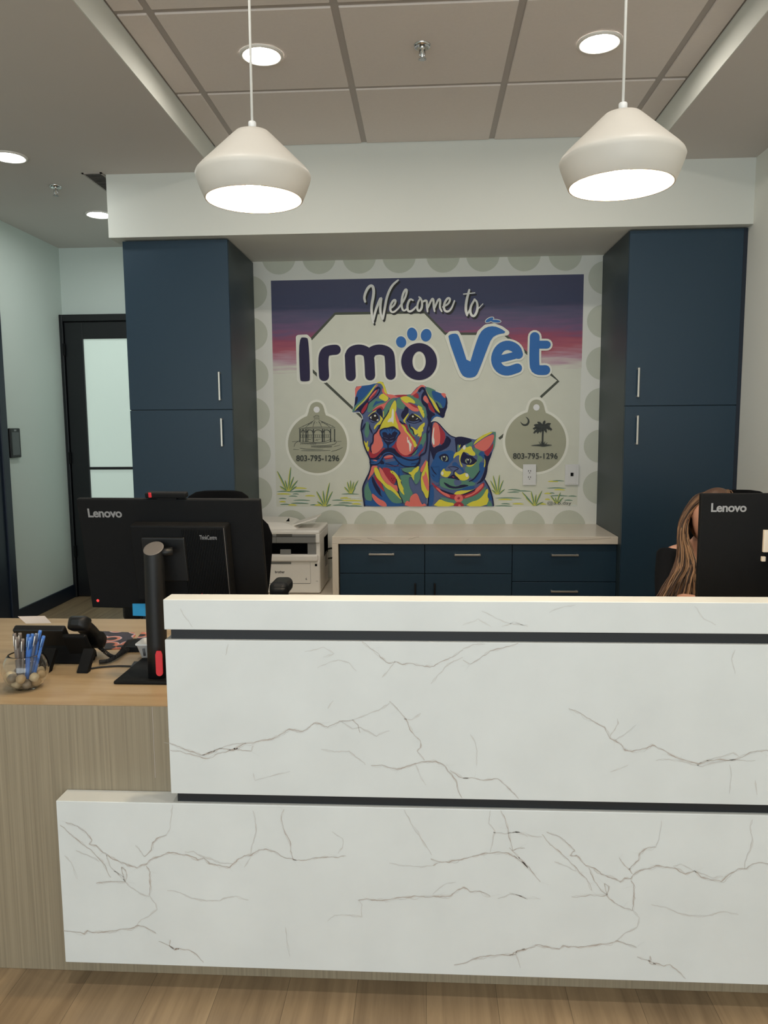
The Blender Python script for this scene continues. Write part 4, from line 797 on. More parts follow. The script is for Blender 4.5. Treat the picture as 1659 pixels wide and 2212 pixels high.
# ================================================================== printer on a low stand
PY = 4.75; q = lambda x, y, Y=PY: atY(x, y, Y)
px1 = q(691, 1200).x; px0 = px1-.46; pz1 = q(640, 1152).z; pz0 = .38
st = thing('printer_stand', 'low beige stand under the printer beside the waterfall end', 'stand', ((-1.17+xwl)/2, 4.95, 0))
obj('top', MB().box(-1.175, xwl-.003, 4.66, YB-.002, pz0-.034, pz0-.004, .002, 1), M['stone_back'], st)
obj('body', MB().box(-1.17, xwl-.008, 4.70, YB-.004, 0, pz0-.035), M['navy'], st)
pr = thing('printer', 'white and grey multifunction laser printer beside the stone waterfall end', 'printer', ((px0+px1)/2, 4.95, pz0))
zlip1, zlip0 = q(640, 1198).z, q(640, 1212).z; zop = q(640, 1173).z
obj('body', MB().box(px0, px1, PY, 5.16, pz0, zlip0, .012, 3).box(px0, px1, PY+.20, 5.16, zlip0-.01, zop+.01, .004).box(px1-.028, px1, PY+.012, 5.16, zlip0-.01, zop+.01, .006).box(px0, px0+.06, PY+.012, 5.16, zlip0-.01, zop+.01, .006), M['printer'], pr)
obj('output_lip', MB().box(px0+.01, px1-.012, PY-.014, PY+.21, zlip0-.004, zlip1, .012, 3), M['printer'], pr)
xr_ = q(664, 1185).x
obj('output_bay', MB().box(px0+.06, xr_, PY+.16, PY+.199, zlip1, zop+.004).box(px0+.06, xr_, PY+.02, PY+.2, zlip1-.0005, zlip1+.002), M['blackmatte'], pr)
obj('bay_cheek', MB().box(xr_, px1-.027, PY+.008, PY+.2, zlip1, zop+.006), M['printergrey'], pr)
fl = MB().box(q(605, 1190).x, q(628, 1190).x, PY+.0, PY+.012, zlip1-.001, q(610, 1187).z, .003); obj('paper_stop', fl, M['printergrey'], pr)
obj('control_panel', MB().box(px0+.03, px1-.024, PY-.001, PY+.10, zop-.002, pz1-.004, .006, 2), M['printergrey'], pr)
obj('panel_recess', MB().box(q(597, 1155).x, q(631, 1155).x, PY-.003, PY+.0, q(600, 1159).z, q(600, 1153.5).z), mat('recess_grey', C(82, 80, 76), .6), pr)
obj('panel_seam', MB().box(px0+.05, px1-.024, PY-.0022, PY-.0008, q(600, 1159.8).z, q(600, 1159.1).z).box(q(597, 1159).x-.001, q(597, 1159).x, PY-.0022, PY-.0008, zop, q(600, 1159).z), M['blackmatte'], pr)
ld = MB().box(px0, px1, PY-.004, 5.17, pz1-.010, pz1+.018, .010, 3).box(px1-.026, px1, PY-.003, 5.17, zop, pz1-.004, .005); obj('scanner_lid', ld, M['printer'], pr)
xl_ = q(634, 1145).x
ad = MB()
prof = [(px0+.02, pz1+.016), (px0+.02, pz1+.065), (xl_-.09, pz1+.062), (xl_-.045, pz1+.052), (xl_, pz1+.028), (xl_+.012, pz1+.016)]
ad.prism(prof, lambda u, v, d: Vector((u, PY+.07+d, v)), 0, .30); obj('document_feeder', ad, M['printer'], pr)
tr = MB(); m_ = Matrix.Translation((xl_-.01, PY+.20, pz1+.040)) @ Matrix.Rotation(R_(-17), 4, 'Y')
tr.box(-.03, .155, -.11, .11, -.004, .006, .004, 2, m_); obj('feeder_tray', tr, M['printer'], pr)
obj('paper_guide', MB().prism([(-.012, 0), (.012, 0), (.010, .024)], lambda u, v, d: Vector((xl_-.055+u, PY+.10+d, pz1+.064+v)), 0, .004), M['blackmatte'], pr)
obj('front_door_seam', MB().box(px0+.02, q(670, 1230).x, PY-.0012, PY+.001, q(600, 1260.6).z, q(600, 1259.6).z).box(q(670.5, 1230).x-.0009, q(670.5, 1230).x, PY-.0012, PY+.001, q(600, 1260).z, zlip0-.006), M['printergrey'], pr)
obj('handle_recess', MB().box(px0+.12, q(629, 1215).x, PY-.0015, PY+.001, q(600, 1218.5).z, q(600, 1213.2).z), M['printergrey'], pr)
lt = MB(); put_text(lt, 'brother', lambda u, v: atY(u, v, PY-.0012), 594, 615, 1238.2, 1232.8, .015); obj('brand_lettering', lt, M['blackmatte'], pr)
mk = MB().box(q(658.2, 1).x, q(663.3, 1).x, PY-.0014, PY+.001, q(660, 1223).z, q(660, 1218).z); obj('badge', mk, M['blackmatte'], pr)
mk = MB(); mk.flat([q(663, 1247.5, PY-.0012), q(660, 1250, PY-.0012), q(660.5, 1252.5, PY-.0012), q(664, 1253, PY-.0012), q(662, 1250.5, PY-.0012)]); mk.box(q(660, 1).x, q(665, 1).x, PY-.0014, PY+.001, q(660, 1255.6).z, q(660, 1254.9).z); obj('logo_mark', mk, M['printergrey'], pr)
vs = MB()
for k in range(9): vs.box(px1-.0005, px1+.0012, 5.0, 5.10, pz0+.13+k*.011, pz0+.135+k*.011)
obj('side_vent', vs, M['printergrey'], pr)
cd = MB(); cd.tube([Vector(v_) for v_ in ((px1-.03, 5.185, .595), (px1+.02, 5.19, .603), (px1+.05, 5.185, .595), (px1+.062, 5.18, .57), (px1+.052, 5.18, .545), (px1+.02, 5.18, .535), (px1-.02, 5.19, .53), (px1-.05, 5.20, .48), (px1-.06, 5.21, .412))], .006, 8)
obj('power_cord', cd, M['rubber'], label='black cord looping out from behind the white printer', cat='cable')
# ================================================================== reception counter
YC, YPN, XE = 1.771, 1.833, 1.80
X1, X3 = -.640, -.9386
Z = dict(t1=1.037, b1=.962, t2=.9363, b2=.5399, t3=.5142, b3=.0717)
rc = thing('reception_counter', 'white veined quartz reception counter front in three stacked slabs', 'counter', (.4, YC, 0))
for zt_, zb_ in ((Z['b1'], Z['t2']), (Z['b2'], Z['t3'])):
    obj('shadow_gap', MB().box(X1+.0125, XE, YC+.012, YPN-.001, zb_, zt_), M['reveal'], rc)
# veins, laid into the face of each slab
vr = random.Random(11)
class Vein(MB):
    def line(s, fr, pts, w, mi, taper=.35, d=.0004, jit=1.0):
        q = [(fr[0]+x/fr[2], fr[1]+y/fr[2]) for x, y in pts]
        for _ in range(3):
            n = [q[0]]
            for a, b in zip(q, q[1:]):
                l = math.hypot(b[0]-a[0], b[1]-a[1]); j = min(2.2, l*.10)*jit
                n += [((a[0]+b[0])/2+vr.uniform(-j, j), (a[1]+b[1])/2+vr.uniform(-j, j)), b]
            q = n
        s.mi = mi; L = []; N = len(q); ph = vr.uniform(0, 9)
        for i, (x, y) in enumerate(q):
            a = q[max(0, i-1)]; b = q[min(N-1, i+1)]; dx, dy = b[0]-a[0], b[1]-a[1]; l = math.hypot(dx, dy) or 1
            t = i/(N-1); h = w/2*(.55+.45*sin(ph+i*.55)*sin(i*.23+ph))*min(1, taper+t*4)*min(1, taper+(1-t)*4)
            h = max(h, w*.16)
            L.append((s.bm.verts.new(atY(x-dy/l*h, y+dx/l*h, YC-d)), s.bm.verts.new(atY(x+dy/l*h, y-dx/l*h, YC-d))))
        for a, b in zip(L, L[1:]):
            f = s.bm.faces.new((a[0], b[0], b[1], a[1])); f.material_index = mi
V1, V2, V3, V4, V5 = (340, 1360, 2.5136), (1000, 1360, 2.5175), (120, 1720, 3.1904), (600, 1720, 3.0722), (1100, 1740, 2.9678)
MID = [(V1, [(65, 615), (90, 625), (150, 652), (200, 665), (240, 682), (290, 668), (340, 645), (410, 655), (470, 620), (540, 608), (620, 595), (665, 570), (715, 540), (790, 552), (850, 508), (880, 510), (925, 530), (990, 497), (1060, 490)], 3), (V1, [(70, 655), (130, 662), (190, 680), (270, 700), (330, 672), (420, 650), (510, 660), (520, 630)], 2), (V1, [(240, 682), (320, 650), (410, 622), (480, 615)], 1), (V1, [(1060, 490), (1090, 520), (1100, 560)], 2),
       (V1, [(1000, 500), (1060, 540), (1100, 530), (1190, 580), (1260, 550)], 1), (V1, [(1060, 490), (1140, 462), (1200, 440), (1260, 400)], 1), (V1, [(1260, 390), (1310, 440), (1360, 505), (1385, 560), (1425, 600), (1430, 640), (1410, 660), (1450, 710)], 2), (V1, [(1430, 455), (1380, 490), (1340, 485)], 1), (V1, [(890, 650), (960, 665), (1040, 660), (1090, 700), (1130, 735)], 1), (V1, [(1160, 738), (1220, 735), (1300, 758), (1380, 735), (1440, 718), (1510, 715), (1560, 740), (1600, 790), (1625, 830), (1640, 890), (1652, 912)], 3),
       (V1, [(1590, 765), (1659, 805), (1690, 806)], 2), (V1, [(1400, 730), (1425, 790), (1460, 845)], 0), (V1, [(1110, 66), (1160, 105), (1210, 150), (1255, 182), (1300, 175), (1330, 190), (1390, 185), (1450, 200), (1500, 200), (1550, 170), (1600, 150), (1659, 110)], 2), (V1, [(1485, 295), (1520, 250), (1560, 205), (1610, 170), (1659, 150)], 1), (V1, [(1220, 260), (1260, 215), (1290, 170)], 1), (V1, [(870, 208), (920, 185), (980, 165), (1040, 180), (1080, 225)], 0), (V1, [(370, 140), (385, 80)], 0), (V1, [(520, 780), (530, 820), (620, 795), (720, 770)], 0), (V1, [(925, 430), (955, 385)], 0), (V1, [(800, 120), (900, 95), (960, 130), (900, 150)], 0),
       (V2, [(40, 188), (100, 150), (150, 115), (220, 100), (300, 74)], 2), (V2, [(0, 105), (60, 80), (120, 78)], 1), (V2, [(0, 165), (40, 188)], 1), (V2, [(575, 430), (640, 455), (730, 510), (770, 530), (800, 590), (830, 605), (860, 625), (880, 655), (920, 663), (1000, 645), (1030, 628), (1080, 650), (1130, 680), (1190, 705), (1240, 720), (1280, 732), (1330, 715), (1400, 705), (1470, 710), (1540, 680), (1600, 660), (1700, 658)], 3),
       (V2, [(800, 580), (825, 545), (845, 510), (840, 485)], 1), (V2, [(830, 600), (880, 570), (940, 520)], 0), (V2, [(1050, 712), (1120, 705), (1190, 715), (1230, 725), (1300, 745), (1360, 725), (1430, 715), (1500, 710), (1590, 712)], 1), (V2, [(1280, 730), (1380, 695), (1470, 670), (1500, 690)], 1), (V2, [(0, 808), (60, 808), (110, 820), (190, 812), (230, 845), (270, 885), (302, 920)], 2), (V2, [(40, 570), (70, 630), (75, 740)], 0), (V2, [(1450, 735), (1460, 800), (1450, 890)], 0), (V2, [(1590, 820), (1600, 900)], 0), (V2, [(800, 775), (870, 750), (900, 735)], 0), (V2, [(1480, 110), (1460, 160), (1480, 240)], 0)]
LOW = [(V3, [(30, 200), (70, 230), (130, 285), (200, 340), (270, 400), (330, 465), (380, 560)], 2), (V3, [(70, 180), (150, 205), (210, 250), (250, 300), (230, 330), (280, 340), (330, 390), (370, 415), (430, 445), (470, 460), (520, 480), (560, 495), (590, 475), (630, 465), (650, 440), (700, 420), (740, 405), (780, 388), (850, 400), (910, 405), (980, 440), (1020, 425), (1060, 465), (1110, 475), (1200, 490), (1250, 440), (1300, 410), (1350, 405), (1400, 370), (1440, 365), (1500, 378), (1550, 410), (1600, 428), (1659, 440)], 3), (V3, [(890, 385), (950, 380), (1010, 415), (1080, 435), (1130, 460), (1220, 465)], 1),
       (V3, [(610, 415), (660, 370), (670, 320), (700, 290), (765, 265)], 3), (V3, [(765, 265), (790, 220), (800, 130), (805, 60)], 0), (V3, [(550, 340), (590, 385), (610, 415)], 1), (V3, [(625, 480), (650, 520), (650, 570), (655, 620), (645, 680)], 3), (V3, [(645, 680), (690, 740), (700, 780), (640, 830), (590, 850), (560, 890)], 1), (V3, [(480, 590), (460, 530), (455, 490), (480, 510), (490, 540), (480, 590)], 2), (V3, [(280, 600), (360, 590), (480, 590)], 3), (V3, [(480, 590), (520, 630), (580, 670), (645, 690)], 1), (V3, [(400, 515), (440, 545), (480, 590)], 1), (V3, [(350, 405), (380, 490), (470, 560)], 1),
       (V3, [(55, 925), (130, 935), (200, 950), (220, 925), (250, 938), (340, 935), (430, 922), (540, 905), (570, 890), (640, 915), (690, 945)], 3), (V3, [(710, 1000), (770, 1025), (820, 1050), (870, 1055), (920, 1060), (970, 1090), (1020, 1145)], 2), (V3, [(790, 990), (785, 1030), (820, 1060), (850, 1050)], 2), (V3, [(770, 650), (860, 665), (940, 705), (1040, 722), (1130, 722), (1180, 700), (1240, 690), (1330, 715)], 1), (V3, [(1345, 400), (1350, 350), (1375, 270), (1380, 200), (1360, 100)], 1), (V3, [(1300, 490), (1350, 410)], 0), (V3, [(1640, 440), (1620, 380), (1620, 330), (1580, 250), (1555, 150), (1575, 90)], 2), (V3, [(140, 375), (220, 405), (300, 450)], 1), (V3, [(60, 410), (110, 460), (150, 570)], 0),
       (V4, [(100, 420), (190, 425), (260, 410), (330, 403), (400, 408), (450, 395)], 2), (V4, [(840, 90), (880, 170), (940, 260), (990, 340), (1020, 390)], 1), (V4, [(1015, 415), (1070, 435), (1130, 438), (1220, 420), (1290, 400), (1350, 385), (1430, 375), (1530, 378), (1570, 400), (1610, 430), (1659, 475)], 3), (V4, [(1030, 460), (1075, 440)], 2), (V4, [(740, 445), (850, 462), (950, 470), (1030, 460)], 0), (V4, [(1560, 360), (1600, 345), (1640, 345)], 2), (V4, [(1480, 95), (1510, 150), (1530, 220), (1545, 300), (1560, 360)], 2), (V4, [(1410, 95), (1400, 180), (1440, 230), (1425, 310), (1410, 370)], 1), (V4, [(1430, 240), (1510, 250), (1580, 235), (1659, 270)], 1),
       (V4, [(535, 690), (590, 680), (620, 688), (700, 690), (780, 677), (870, 670), (960, 665), (1050, 665), (1150, 660), (1200, 620), (1235, 605), (1280, 635), (1340, 630), (1410, 665)], 3), (V4, [(1030, 650), (1100, 590), (1180, 570)], 0), (V4, [(1460, 680), (1540, 650), (1600, 660), (1659, 685)], 1), (V4, [(330, 830), (380, 790), (480, 790), (560, 800), (560, 720), (540, 690)], 0), (V4, [(1170, 1120), (1230, 1110), (1300, 1080), (1390, 1060), (1480, 1052), (1560, 1050), (1590, 1025), (1640, 1012)], 3), (V4, [(1580, 1050), (1610, 1140)], 1), (V4, [(50, 870), (60, 960), (80, 1060)], 0), (V4, [(360, 235), (430, 280), (430, 340), (400, 380)], 0),
       (V5, [(0, 960), (40, 955), (50, 935), (100, 925), (170, 895), (240, 905), (320, 920), (345, 900), (380, 908), (440, 910), (560, 895), (660, 880), (690, 868), (750, 890), (815, 910)], 3), (V5, [(820, 970), (880, 990), (930, 1010), (990, 1030), (1030, 1020), (1080, 1060), (1130, 1110)], 2), (V5, [(905, 965), (900, 1010), (940, 1020)], 3), (V5, [(210, 185), (240, 225), (300, 280), (350, 325), (400, 375), (450, 430), (500, 480), (530, 545)], 2), (V5, [(240, 170), (300, 190), (370, 240), (420, 290), (390, 320), (430, 320), (490, 385), (540, 400), (590, 440), (620, 450), (680, 470), (710, 490), (740, 465), (780, 470), (800, 440), (840, 415), (890, 405), (940, 385), (1000, 395), (1060, 400), (1130, 440), (1190, 420), (1230, 460), (1290, 475), (1360, 488), (1420, 435), (1470, 405), (1520, 405), (1560, 375), (1600, 365), (1700, 380)], 3),
       (V5, [(1050, 390), (1100, 375), (1180, 420), (1250, 440), (1300, 465), (1370, 455)], 1), (V5, [(770, 410), (830, 350), (835, 310), (870, 280), (940, 265)], 3), (V5, [(940, 265), (960, 220), (975, 100)], 0), (V5, [(705, 335), (740, 385), (770, 410), (790, 440)], 2), (V5, [(780, 480), (800, 510), (800, 570), (795, 620), (790, 670)], 3), (V5, [(790, 670), (835, 720), (820, 780), (740, 820), (690, 868)], 1), (V5, [(630, 575), (610, 500), (640, 520), (625, 575)], 2), (V5, [(400, 585), (520, 572), (625, 575), (670, 620), (730, 655), (790, 675)], 2), (V5, [(510, 400), (550, 490), (625, 570)], 2), (V5, [(1510, 405), (1510, 370), (1545, 290), (1560, 220), (1545, 140), (1560, 90)], 1),
       (V5, [(910, 635), (990, 650), (1080, 690), (1180, 708), (1270, 708), (1330, 690), (1390, 682), (1470, 700)], 1), (V5, [(0, 270), (20, 290), (80, 350), (150, 430), (200, 490)], 2), (V5, [(0, 175), (60, 170), (140, 195), (210, 200)], 1), (V5, [(70, 345), (30, 320)], 1), (V5, [(290, 360), (380, 395), (430, 420)], 1), (V5, [(0, 560), (80, 585), (200, 600)], 0)]
TOP = [((340, 1270, 3.95), [(195, 175), (225, 235), (300, 335)], 0), ((700, 1270, 3), [(1080, 250), (1000, 200), (900, 240)], 0), ((1000, 1270, 3), [(120, 150), (220, 200), (300, 230), (420, 240)], 0), ((1000, 1270, 3), [(250, 250), (330, 220), (420, 250)], 0), ((1000, 1270, 3), [(560, 160), (660, 120), (730, 110)], 0), ((1000, 1270, 3), [(1500, 120), (1560, 200), (1640, 240)], 0)]
for idx, data in ((0, TOP), (1, MID), (2, LOW)):
    x, zt_, zb_ = ((X1, Z['t1'], Z['b1']), (X1, Z['t2'], Z['b2']), (X3, Z['t3'], Z['b3']))[idx]
    vb = Vein(); vb.box(x, XE, YC, YPN-.0005, zb_, zt_, .0016, 2)
    for fr, pts, k in data:
        vb.line(fr, pts, (3.4, 4.6, 5.6, 6.6)[k], 1, .2, .00025, .8)
    for fr, pts, k in data:
        vb.line(fr, pts, (.8, 1.35, 1.8, 2.4)[k] if idx else .5, 2 if k < 2 else 3, .3, .0005)
        if k >= 2:
            for _ in range(len(pts)//2):
                x, y = vr.choice(pts); dx, dy = vr.uniform(-70, 70), vr.uniform(-45, 45); vb.line(fr, [(x, y), (x+dx*.5+vr.uniform(-8, 8), y+dy*.5), (x+dx, y+dy)], .8, 1, .2, .0006)
        if k == 3: vb.line(fr, [(x+4, y+5) for x, y in pts], 1.3, 2, .2, .0004, 1.6)
    obj('stone_slab', vb, [M['marble'], M['halo'], M['vein2'], M['vein1']], rc, norm=False)
# ================================================================== desk behind and below the counter
DZ, YDB, XD0 = .743, 2.70, -2.1
dk = thing('reception_desk', 'oak reception desk with pale worktop and grey oak front panel', 'desk', (-.2, 2.2, 0))
obj('front_panel', MB().box(XD0, XE, YPN, YPN+.022, .0, DZ-.0015, .001, 1), M['oakpanel'], dk)
obj('worktop', MB().box(XD0, XE, YPN+.0005, YDB, DZ-.001, DZ, 0).box(XD0, XE, YPN+.0225, YDB, DZ-.030, DZ-.0012, .001, 1), M['oaktop'], dk)
for x in (XD0+.005, XE-.03, .3): obj('side_panel', MB().box(x, x+.022, YPN+.023, YDB-.05, 0, DZ-.031), M['oakpanel'], dk)
obj('panel_joint', MB().box(atY(332, 1600, YPN).x-.0006, atY(332, 1600, YPN).x+.0006, YPN-.0004, YPN+.001, .55, DZ-.002), M['vein1'], dk)

# ================================================================== monitors
def monitor(label, col, width, height, yaw, tilt, zc, y_off, led):
    """col: column centre on the desk. Local frame of the head: x across, z up, -y towards the visitor (the back of the screen)."""
    t = thing('computer_monitor', label, 'monitor', (col.x, col.y, DZ), group='monitors on the reception desk')
    obj('stand_base', MB().box(col.x-.112, col.x+.13, col.y-.045, col.y+.17, DZ+.0004, DZ+.010, .004, 2), M['blackmatte'], t)
    lean = -.002
    cb = Vector((col.x, col.y, DZ+.009)); ct = cb+Vector((-lean, -.0, .368))
    m = MB(); n = 32; rr = .0275
    ax = (ct-cb).normalized(); a_ = ax.cross(Vector((0, 1, 0))).normalized(); b_ = a_.cross(ax)
    ring = lambda c, k, sl: [c + (a_*cos(2*pi*i/n)+b_*sin(2*pi*i/n))*rr*k + ax*(sl*sin(2*pi*i/n)*rr) for i in range(n)]
    m.loft([ring(cb, 1.0, 0), ring(cb+ax*.10, 1, 0), ring(ct, 1, .55)], smooth=True, cap1=False)
    m.mi = 1; m.loft([ring(ct, .999, .55), ring(ct+ax*.0008, .9, .55*.9)], smooth=False, cap0=False)
    colm = obj('stand_column', m, [M['black'], M['greytop']], t)
    cs = MB()
    for s in (0,):
        pts = [(cos(k*pi/10+pi)*.0095, sin(k*pi/10+pi)*.0095) for k in range(11)] + [(.0095, .052), (.006, .062), (-.006, .062), (-.0095, .052)]
        cs.prism(pts, lambda u, v, d: Vector((col.x+.0145+u, col.y-.0295+d-.0, DZ+.030+v)), 0, .004)
    obj('cable_slot', cs, M['red'], colm)
    H = Matrix.Translation((ct.x, col.y+.072, zc)) @ Matrix.Rotation(yaw, 4, 'Z') @ Matrix.Rotation(tilt, 4, 'X') @ Matrix.Translation((y_off, 0, 0))
    w, h = width/2, height/2
    def hd(name, mb, mm, par=t):
        bmesh.ops.transform(mb.bm, matrix=H, verts=mb.bm.verts); return obj(name, mb, mm, par)
    pan = hd('screen_housing', MB().box(-w, w, .030, .048, -h, h, .004, 2), M['blackmatte'])
    hd('screen', MB().box(-w+.006, w-.006, .0475, .0486, -h+.018, h-.006), mat('lit_screen_glass', C(20, 24, 30), .15, var=.02), pan)
    tx = MB(); put_text(tx, 'Lenovo', lambda u, v: Vector((u, .0292, v)), -w+.031, -w+.135, h-.056, h-.029, .028, 0, .95); hd('brand_lettering', tx, M['letter'], pan)
    if led:
        hd('power_button', MB().cyl((-w+.022, .0302, -h+.024), .0042, -.0012, 20, 'y'), emit('lit_red_button', (1, .06, .06, 1), .9, C(220, 40, 40)), pan)
    # small computer clipped to the back
    ux = 0 if led else .055
    pc = MB().box(-.102+ux, .182+ux, -.012, .0305, -.125, .105, .005, 2)
    for i in range(26): pc.box(.052+ux+i*.0048, .0540+ux+i*.0048, -.0145, -.0118, -.115, .095)
    u = hd('computer_unit', pc, M['blackmatte'])
    tx = MB(); put_text(tx, 'ThinkCentre', lambda a, b: Vector((a+ux, -.0150, b)), .105, .155, .066, .079, .01); hd('model_lettering', tx, M['letter'], u)
    hd('accent_mark', MB().box(.094+ux, .0965+ux, -.0156, -.0144, -.118, -.098), M['red'], u)
    if not led:
        Hi = H.inverted(); f_ = lambda x, y: Hi @ atY(x, y, (H @ Vector((0, .022, 0))).y)
        p1, p2, p3, p4 = f_(1651, 1145), f_(1664, 1193), f_(1646, 1202.5), f_(1653.5, 1213)
        pm = MB().box(p1.x, p2.x, .020, .031, p2.z, p1.z, .001, 1).box(p3.x, p4.x, .020, .031, p4.z, p3.z, .001, 1)  # pale pieces: highlights on the port panel put in as cream colour
    else: pm = MB().box(.176, .1775, -.0135, -.012, -.12, .10)
    hd('port_panel', pm, M['stone_back'] if not led else M['greytop'], u)
    hd('mount_plate', MB().box(-.066, .062, -.022, -.0105, -.06, .072, .004, 2), M['black'])
    hn = MB().tube([(ct.x+.018, col.y, ct.z-.012), (ct.x+.05, col.y+.012, ct.z-.010)], [.010, .012], 16)
    hn.tube([(ct.x-.005, col.y+.01, ct.z-.02), (ct.x-.003, col.y+.05, ct.z-.02)], .018, 16)
    obj('hinge', hn, M['black'], t)
    if led:
        wc = MB().box(-.062, .060, .026, .050, h+.003, h+.019, .004, 2).box(-.03, .03, .03, .046, h-.004, h+.006, .002)
        we = hd('webcam', wc, M['blackmatte'])
        hd('privacy_slider', MB().box(-.050, -.041, .0245, .0265, h+.006, h+.0205, .001, 1), M['red'], we)
    cbm = MB().tube([H @ Vector((-.03, .0, -.12)), H @ Vector((-.04, -.02, -.17)), Vector((col.x-.033, col.y+.02, DZ+.14)), Vector((col.x-.03, col.y+.01, DZ+.03)), Vector((col.x-.02, col.y+.035, DZ+.014))], .003, 8)
    obj('cable', cbm, M['rubber'], t)
    return t
pb = atZ(340, 1476, DZ); pb.y += .03
tlp = atY(163, 1072, pb.y); trp = atY(556, 1078, pb.y); blp = atY(190, 1312, pb.y)
zc = (tlp.z+blp.z)/2
print('MON', pb, tlp, trp, blp)
MW = .548
monitor('black monitor seen from behind beside the desk phone', Vector((atY(341, 1440, pb.y).x, pb.y, DZ)), MW, .342, R_(-4.0), R_(10), zc-.032, .017, True)
mr = Vector((1.09, 2.20, DZ))
ml = atY(1515, 1067, 2.255)
monitor('black monitor seen from behind in front of the seated person', mr, MW, .325, R_(0), R_(0), ml.z-.1655, ml.x+.016+MW/2-(mr.x+.002), False)

# ================================================================== office chairs
def office_chair(loc, label):
    x, y, _ = loc
    t = thing('office_chair', label, 'office chair', (x, y, 0), group='black office chairs behind the desk')
    prof = [(.46, .18), (.50, .21), (.58, .235), (.70, .255), (.84, .274), (.935, .280), (.985, .258), (1.02, .215), (1.05, .178), (1.09, .160), (1.115, .148), (1.135, .115), (1.140, .08)]
    rings = []
    for z, w in prof:
        yc = .045*(max(0, z-.46)/.68)**1.3 + .02*sin((z-.46)/.68*2*pi)
        r = []
        for k in range(28):
            a = 2*pi*k/28; cx, sx_ = cos(a), sin(a)
            u = math.copysign(abs(cx)**.7, cx)*w; v = math.copysign(abs(sx_)**.8, sx_)*.026
            r.append(Vector((x+u, y+yc+v-.055*(u/.25)**2, z)))
        rings.append(r)
    obj('backrest', MB().loft(rings), M['blackfab'], t)
    obj('seat', MB().box(x-.25, x+.25, y-.50, y-.03, .385, .455, .03, 4), M['blackfab'], t)
    obj('back_bracket', MB().tube([(x, y-.2, .375), (x, y+.05, .36), (x, y+.085, .45), (x, y+.06, .66)], .02, 10), M['blackmatte'], t)
    for s in (-1, 1):
        am = obj('armrest', MB().tube([(x+s*.20, y-.22, .37), (x+s*.31, y-.22, .39), (x+s*.335, y-.215, .48), (x+s*.335, y-.20, .70)], [.018, .02, .022, .018], 10), M['blackmatte'], t)
        obj('arm_pad', MB().box(x+s*.345-.044, x+s*.345+.044, y-.28, y-.12, .68, .746, .026, 5).box(x+s*.345-.042, x+s*.345+.042, y-.285, y-.22, .56, .735, .026, 5), M['black'], am)
    obj('gas_column', MB().cyl((x, y-.24, .10), .026, .28, 20), M['blackmatte'], t)
    b = MB()
    for k in range(5):
        a = 2*pi*k/5+.3; b.tube([(x, y-.24, .10), (x+.16*cos(a), y-.24+.16*sin(a), .095), (x+.29*cos(a), y-.24+.29*sin(a), .075)], [.026, .020, .014], 8)
    obj('star_base', b, M['blackmatte'], t)
    for k in range(5):
        a = 2*pi*k/5+.3; cx, cy = x+.29*cos(a), y-.24+.29*sin(a)
        obj('caster', MB().cyl((cx-.022, cy, .029), .028, .044, 20, 'x').cyl((cx, cy, .045), .008, .03, 10), M['rubber'], t)
    return t
c1 = atY(470, 1100, 3.62)
office_chair((c1.x, 3.62, 0), 'black office chair empty behind the monitor by the desk phone')
c2 = atY(1592, 1100, 3.58)
office_chair((c2.x, 3.58, 0), 'black office chair occupied by the long-haired person')
# ================================================================== things on the desk
gl = bpy.data.materials.new('clear_glass'); gl.use_nodes = True
gb = gl.node_tree.nodes['Principled BSDF']; gb.inputs['Transmission Weight'].default_value = 1; gb.inputs['Roughness'].default_value = 0.0; gb.inputs['IOR'].default_value = 1.45; gb.inputs['Base Color'].default_value = (.98, .99, .99, 1)
bw = atZ(58, 1485, DZ+.001)
BR = 50/FPX*bw.y*1.0
bowl = thing('glass_bowl', 'round clear glass bowl holding pens and pebbles on the oak desk', 'bowl', (bw.x, bw.y, DZ+.0006))
kx = BR/.062
def sph(R, z0, z1, n=22, zc=.056): return [(math.sqrt(max(0, R*R-(z-zc)**2)), z) for z in [z0+(z1-z0)*i/n for i in range(n+1)]]
outp = [(.0006, .0006)] + [(.030, .0006), (.033, .002)] + sph(.062, .0040, .0985)
inp = sph(.0588, .0990, .0070) + [(.0006, .0060)]
bm_ = MB().lathe([(r*kx, z*kx+DZ+.0006) for r, z in outp+inp], (bw.x, bw.y, 0), 64)
obj('vessel', bm_, gl, bowl)
pebcol = [mat('pebble_%s' % n, C(*c), .45, var=.18, scale=90) for n, c in (('tan', (196, 168, 128)), ('cream', (214, 194, 158)), ('brown', (128, 98, 72)), ('grey', (140, 128, 112)))]
pr_ = random.Random(5)
spots = [(.0275, .0190, 6, 0), (.0400, .0390, 8, .25), (.010, .0180, 1, .7)]
np_ = 0
for rr, zz, n, ph in spots:
    for k in range(n):
        a = 2*pi*(k+ph)/n+pr_.uniform(-.06, .06)
        m = MB().ball((0, 0, 0), (.0150, .0128, .0118), 16)
        for v in m.bm.verts: v.co *= 1+.09*sin(v.co.x*260+np_)*cos(v.co.y*230+np_*2)
        bmesh.ops.transform(m.bm, matrix=Matrix.Translation((bw.x+rr*kx*cos(a), bw.y+rr*kx*sin(a), DZ+.0006+zz*kx)) @ Euler((pr_.uniform(-.4, .4), pr_.uniform(-.4, .4), a)).to_matrix().to_4x4(), verts=m.bm.verts)
        obj('pebble', m, pebcol[(0, 1, 0, 2, 1, 3)[np_ % 6]], label='small smooth pebble among others in the glass pen bowl', cat='pebble', group='pebbles in the glass bowl'); np_ += 1
penm = {'grey': mat('grey_translucent_plastic', C(118, 108, 102), .3, var=.05), 'blue': mat('blue_translucent_plastic', C(66, 116, 196), .3, var=.05), 'greyblue': mat('slate_plastic', C(92, 100, 122), .3, var=.05)}
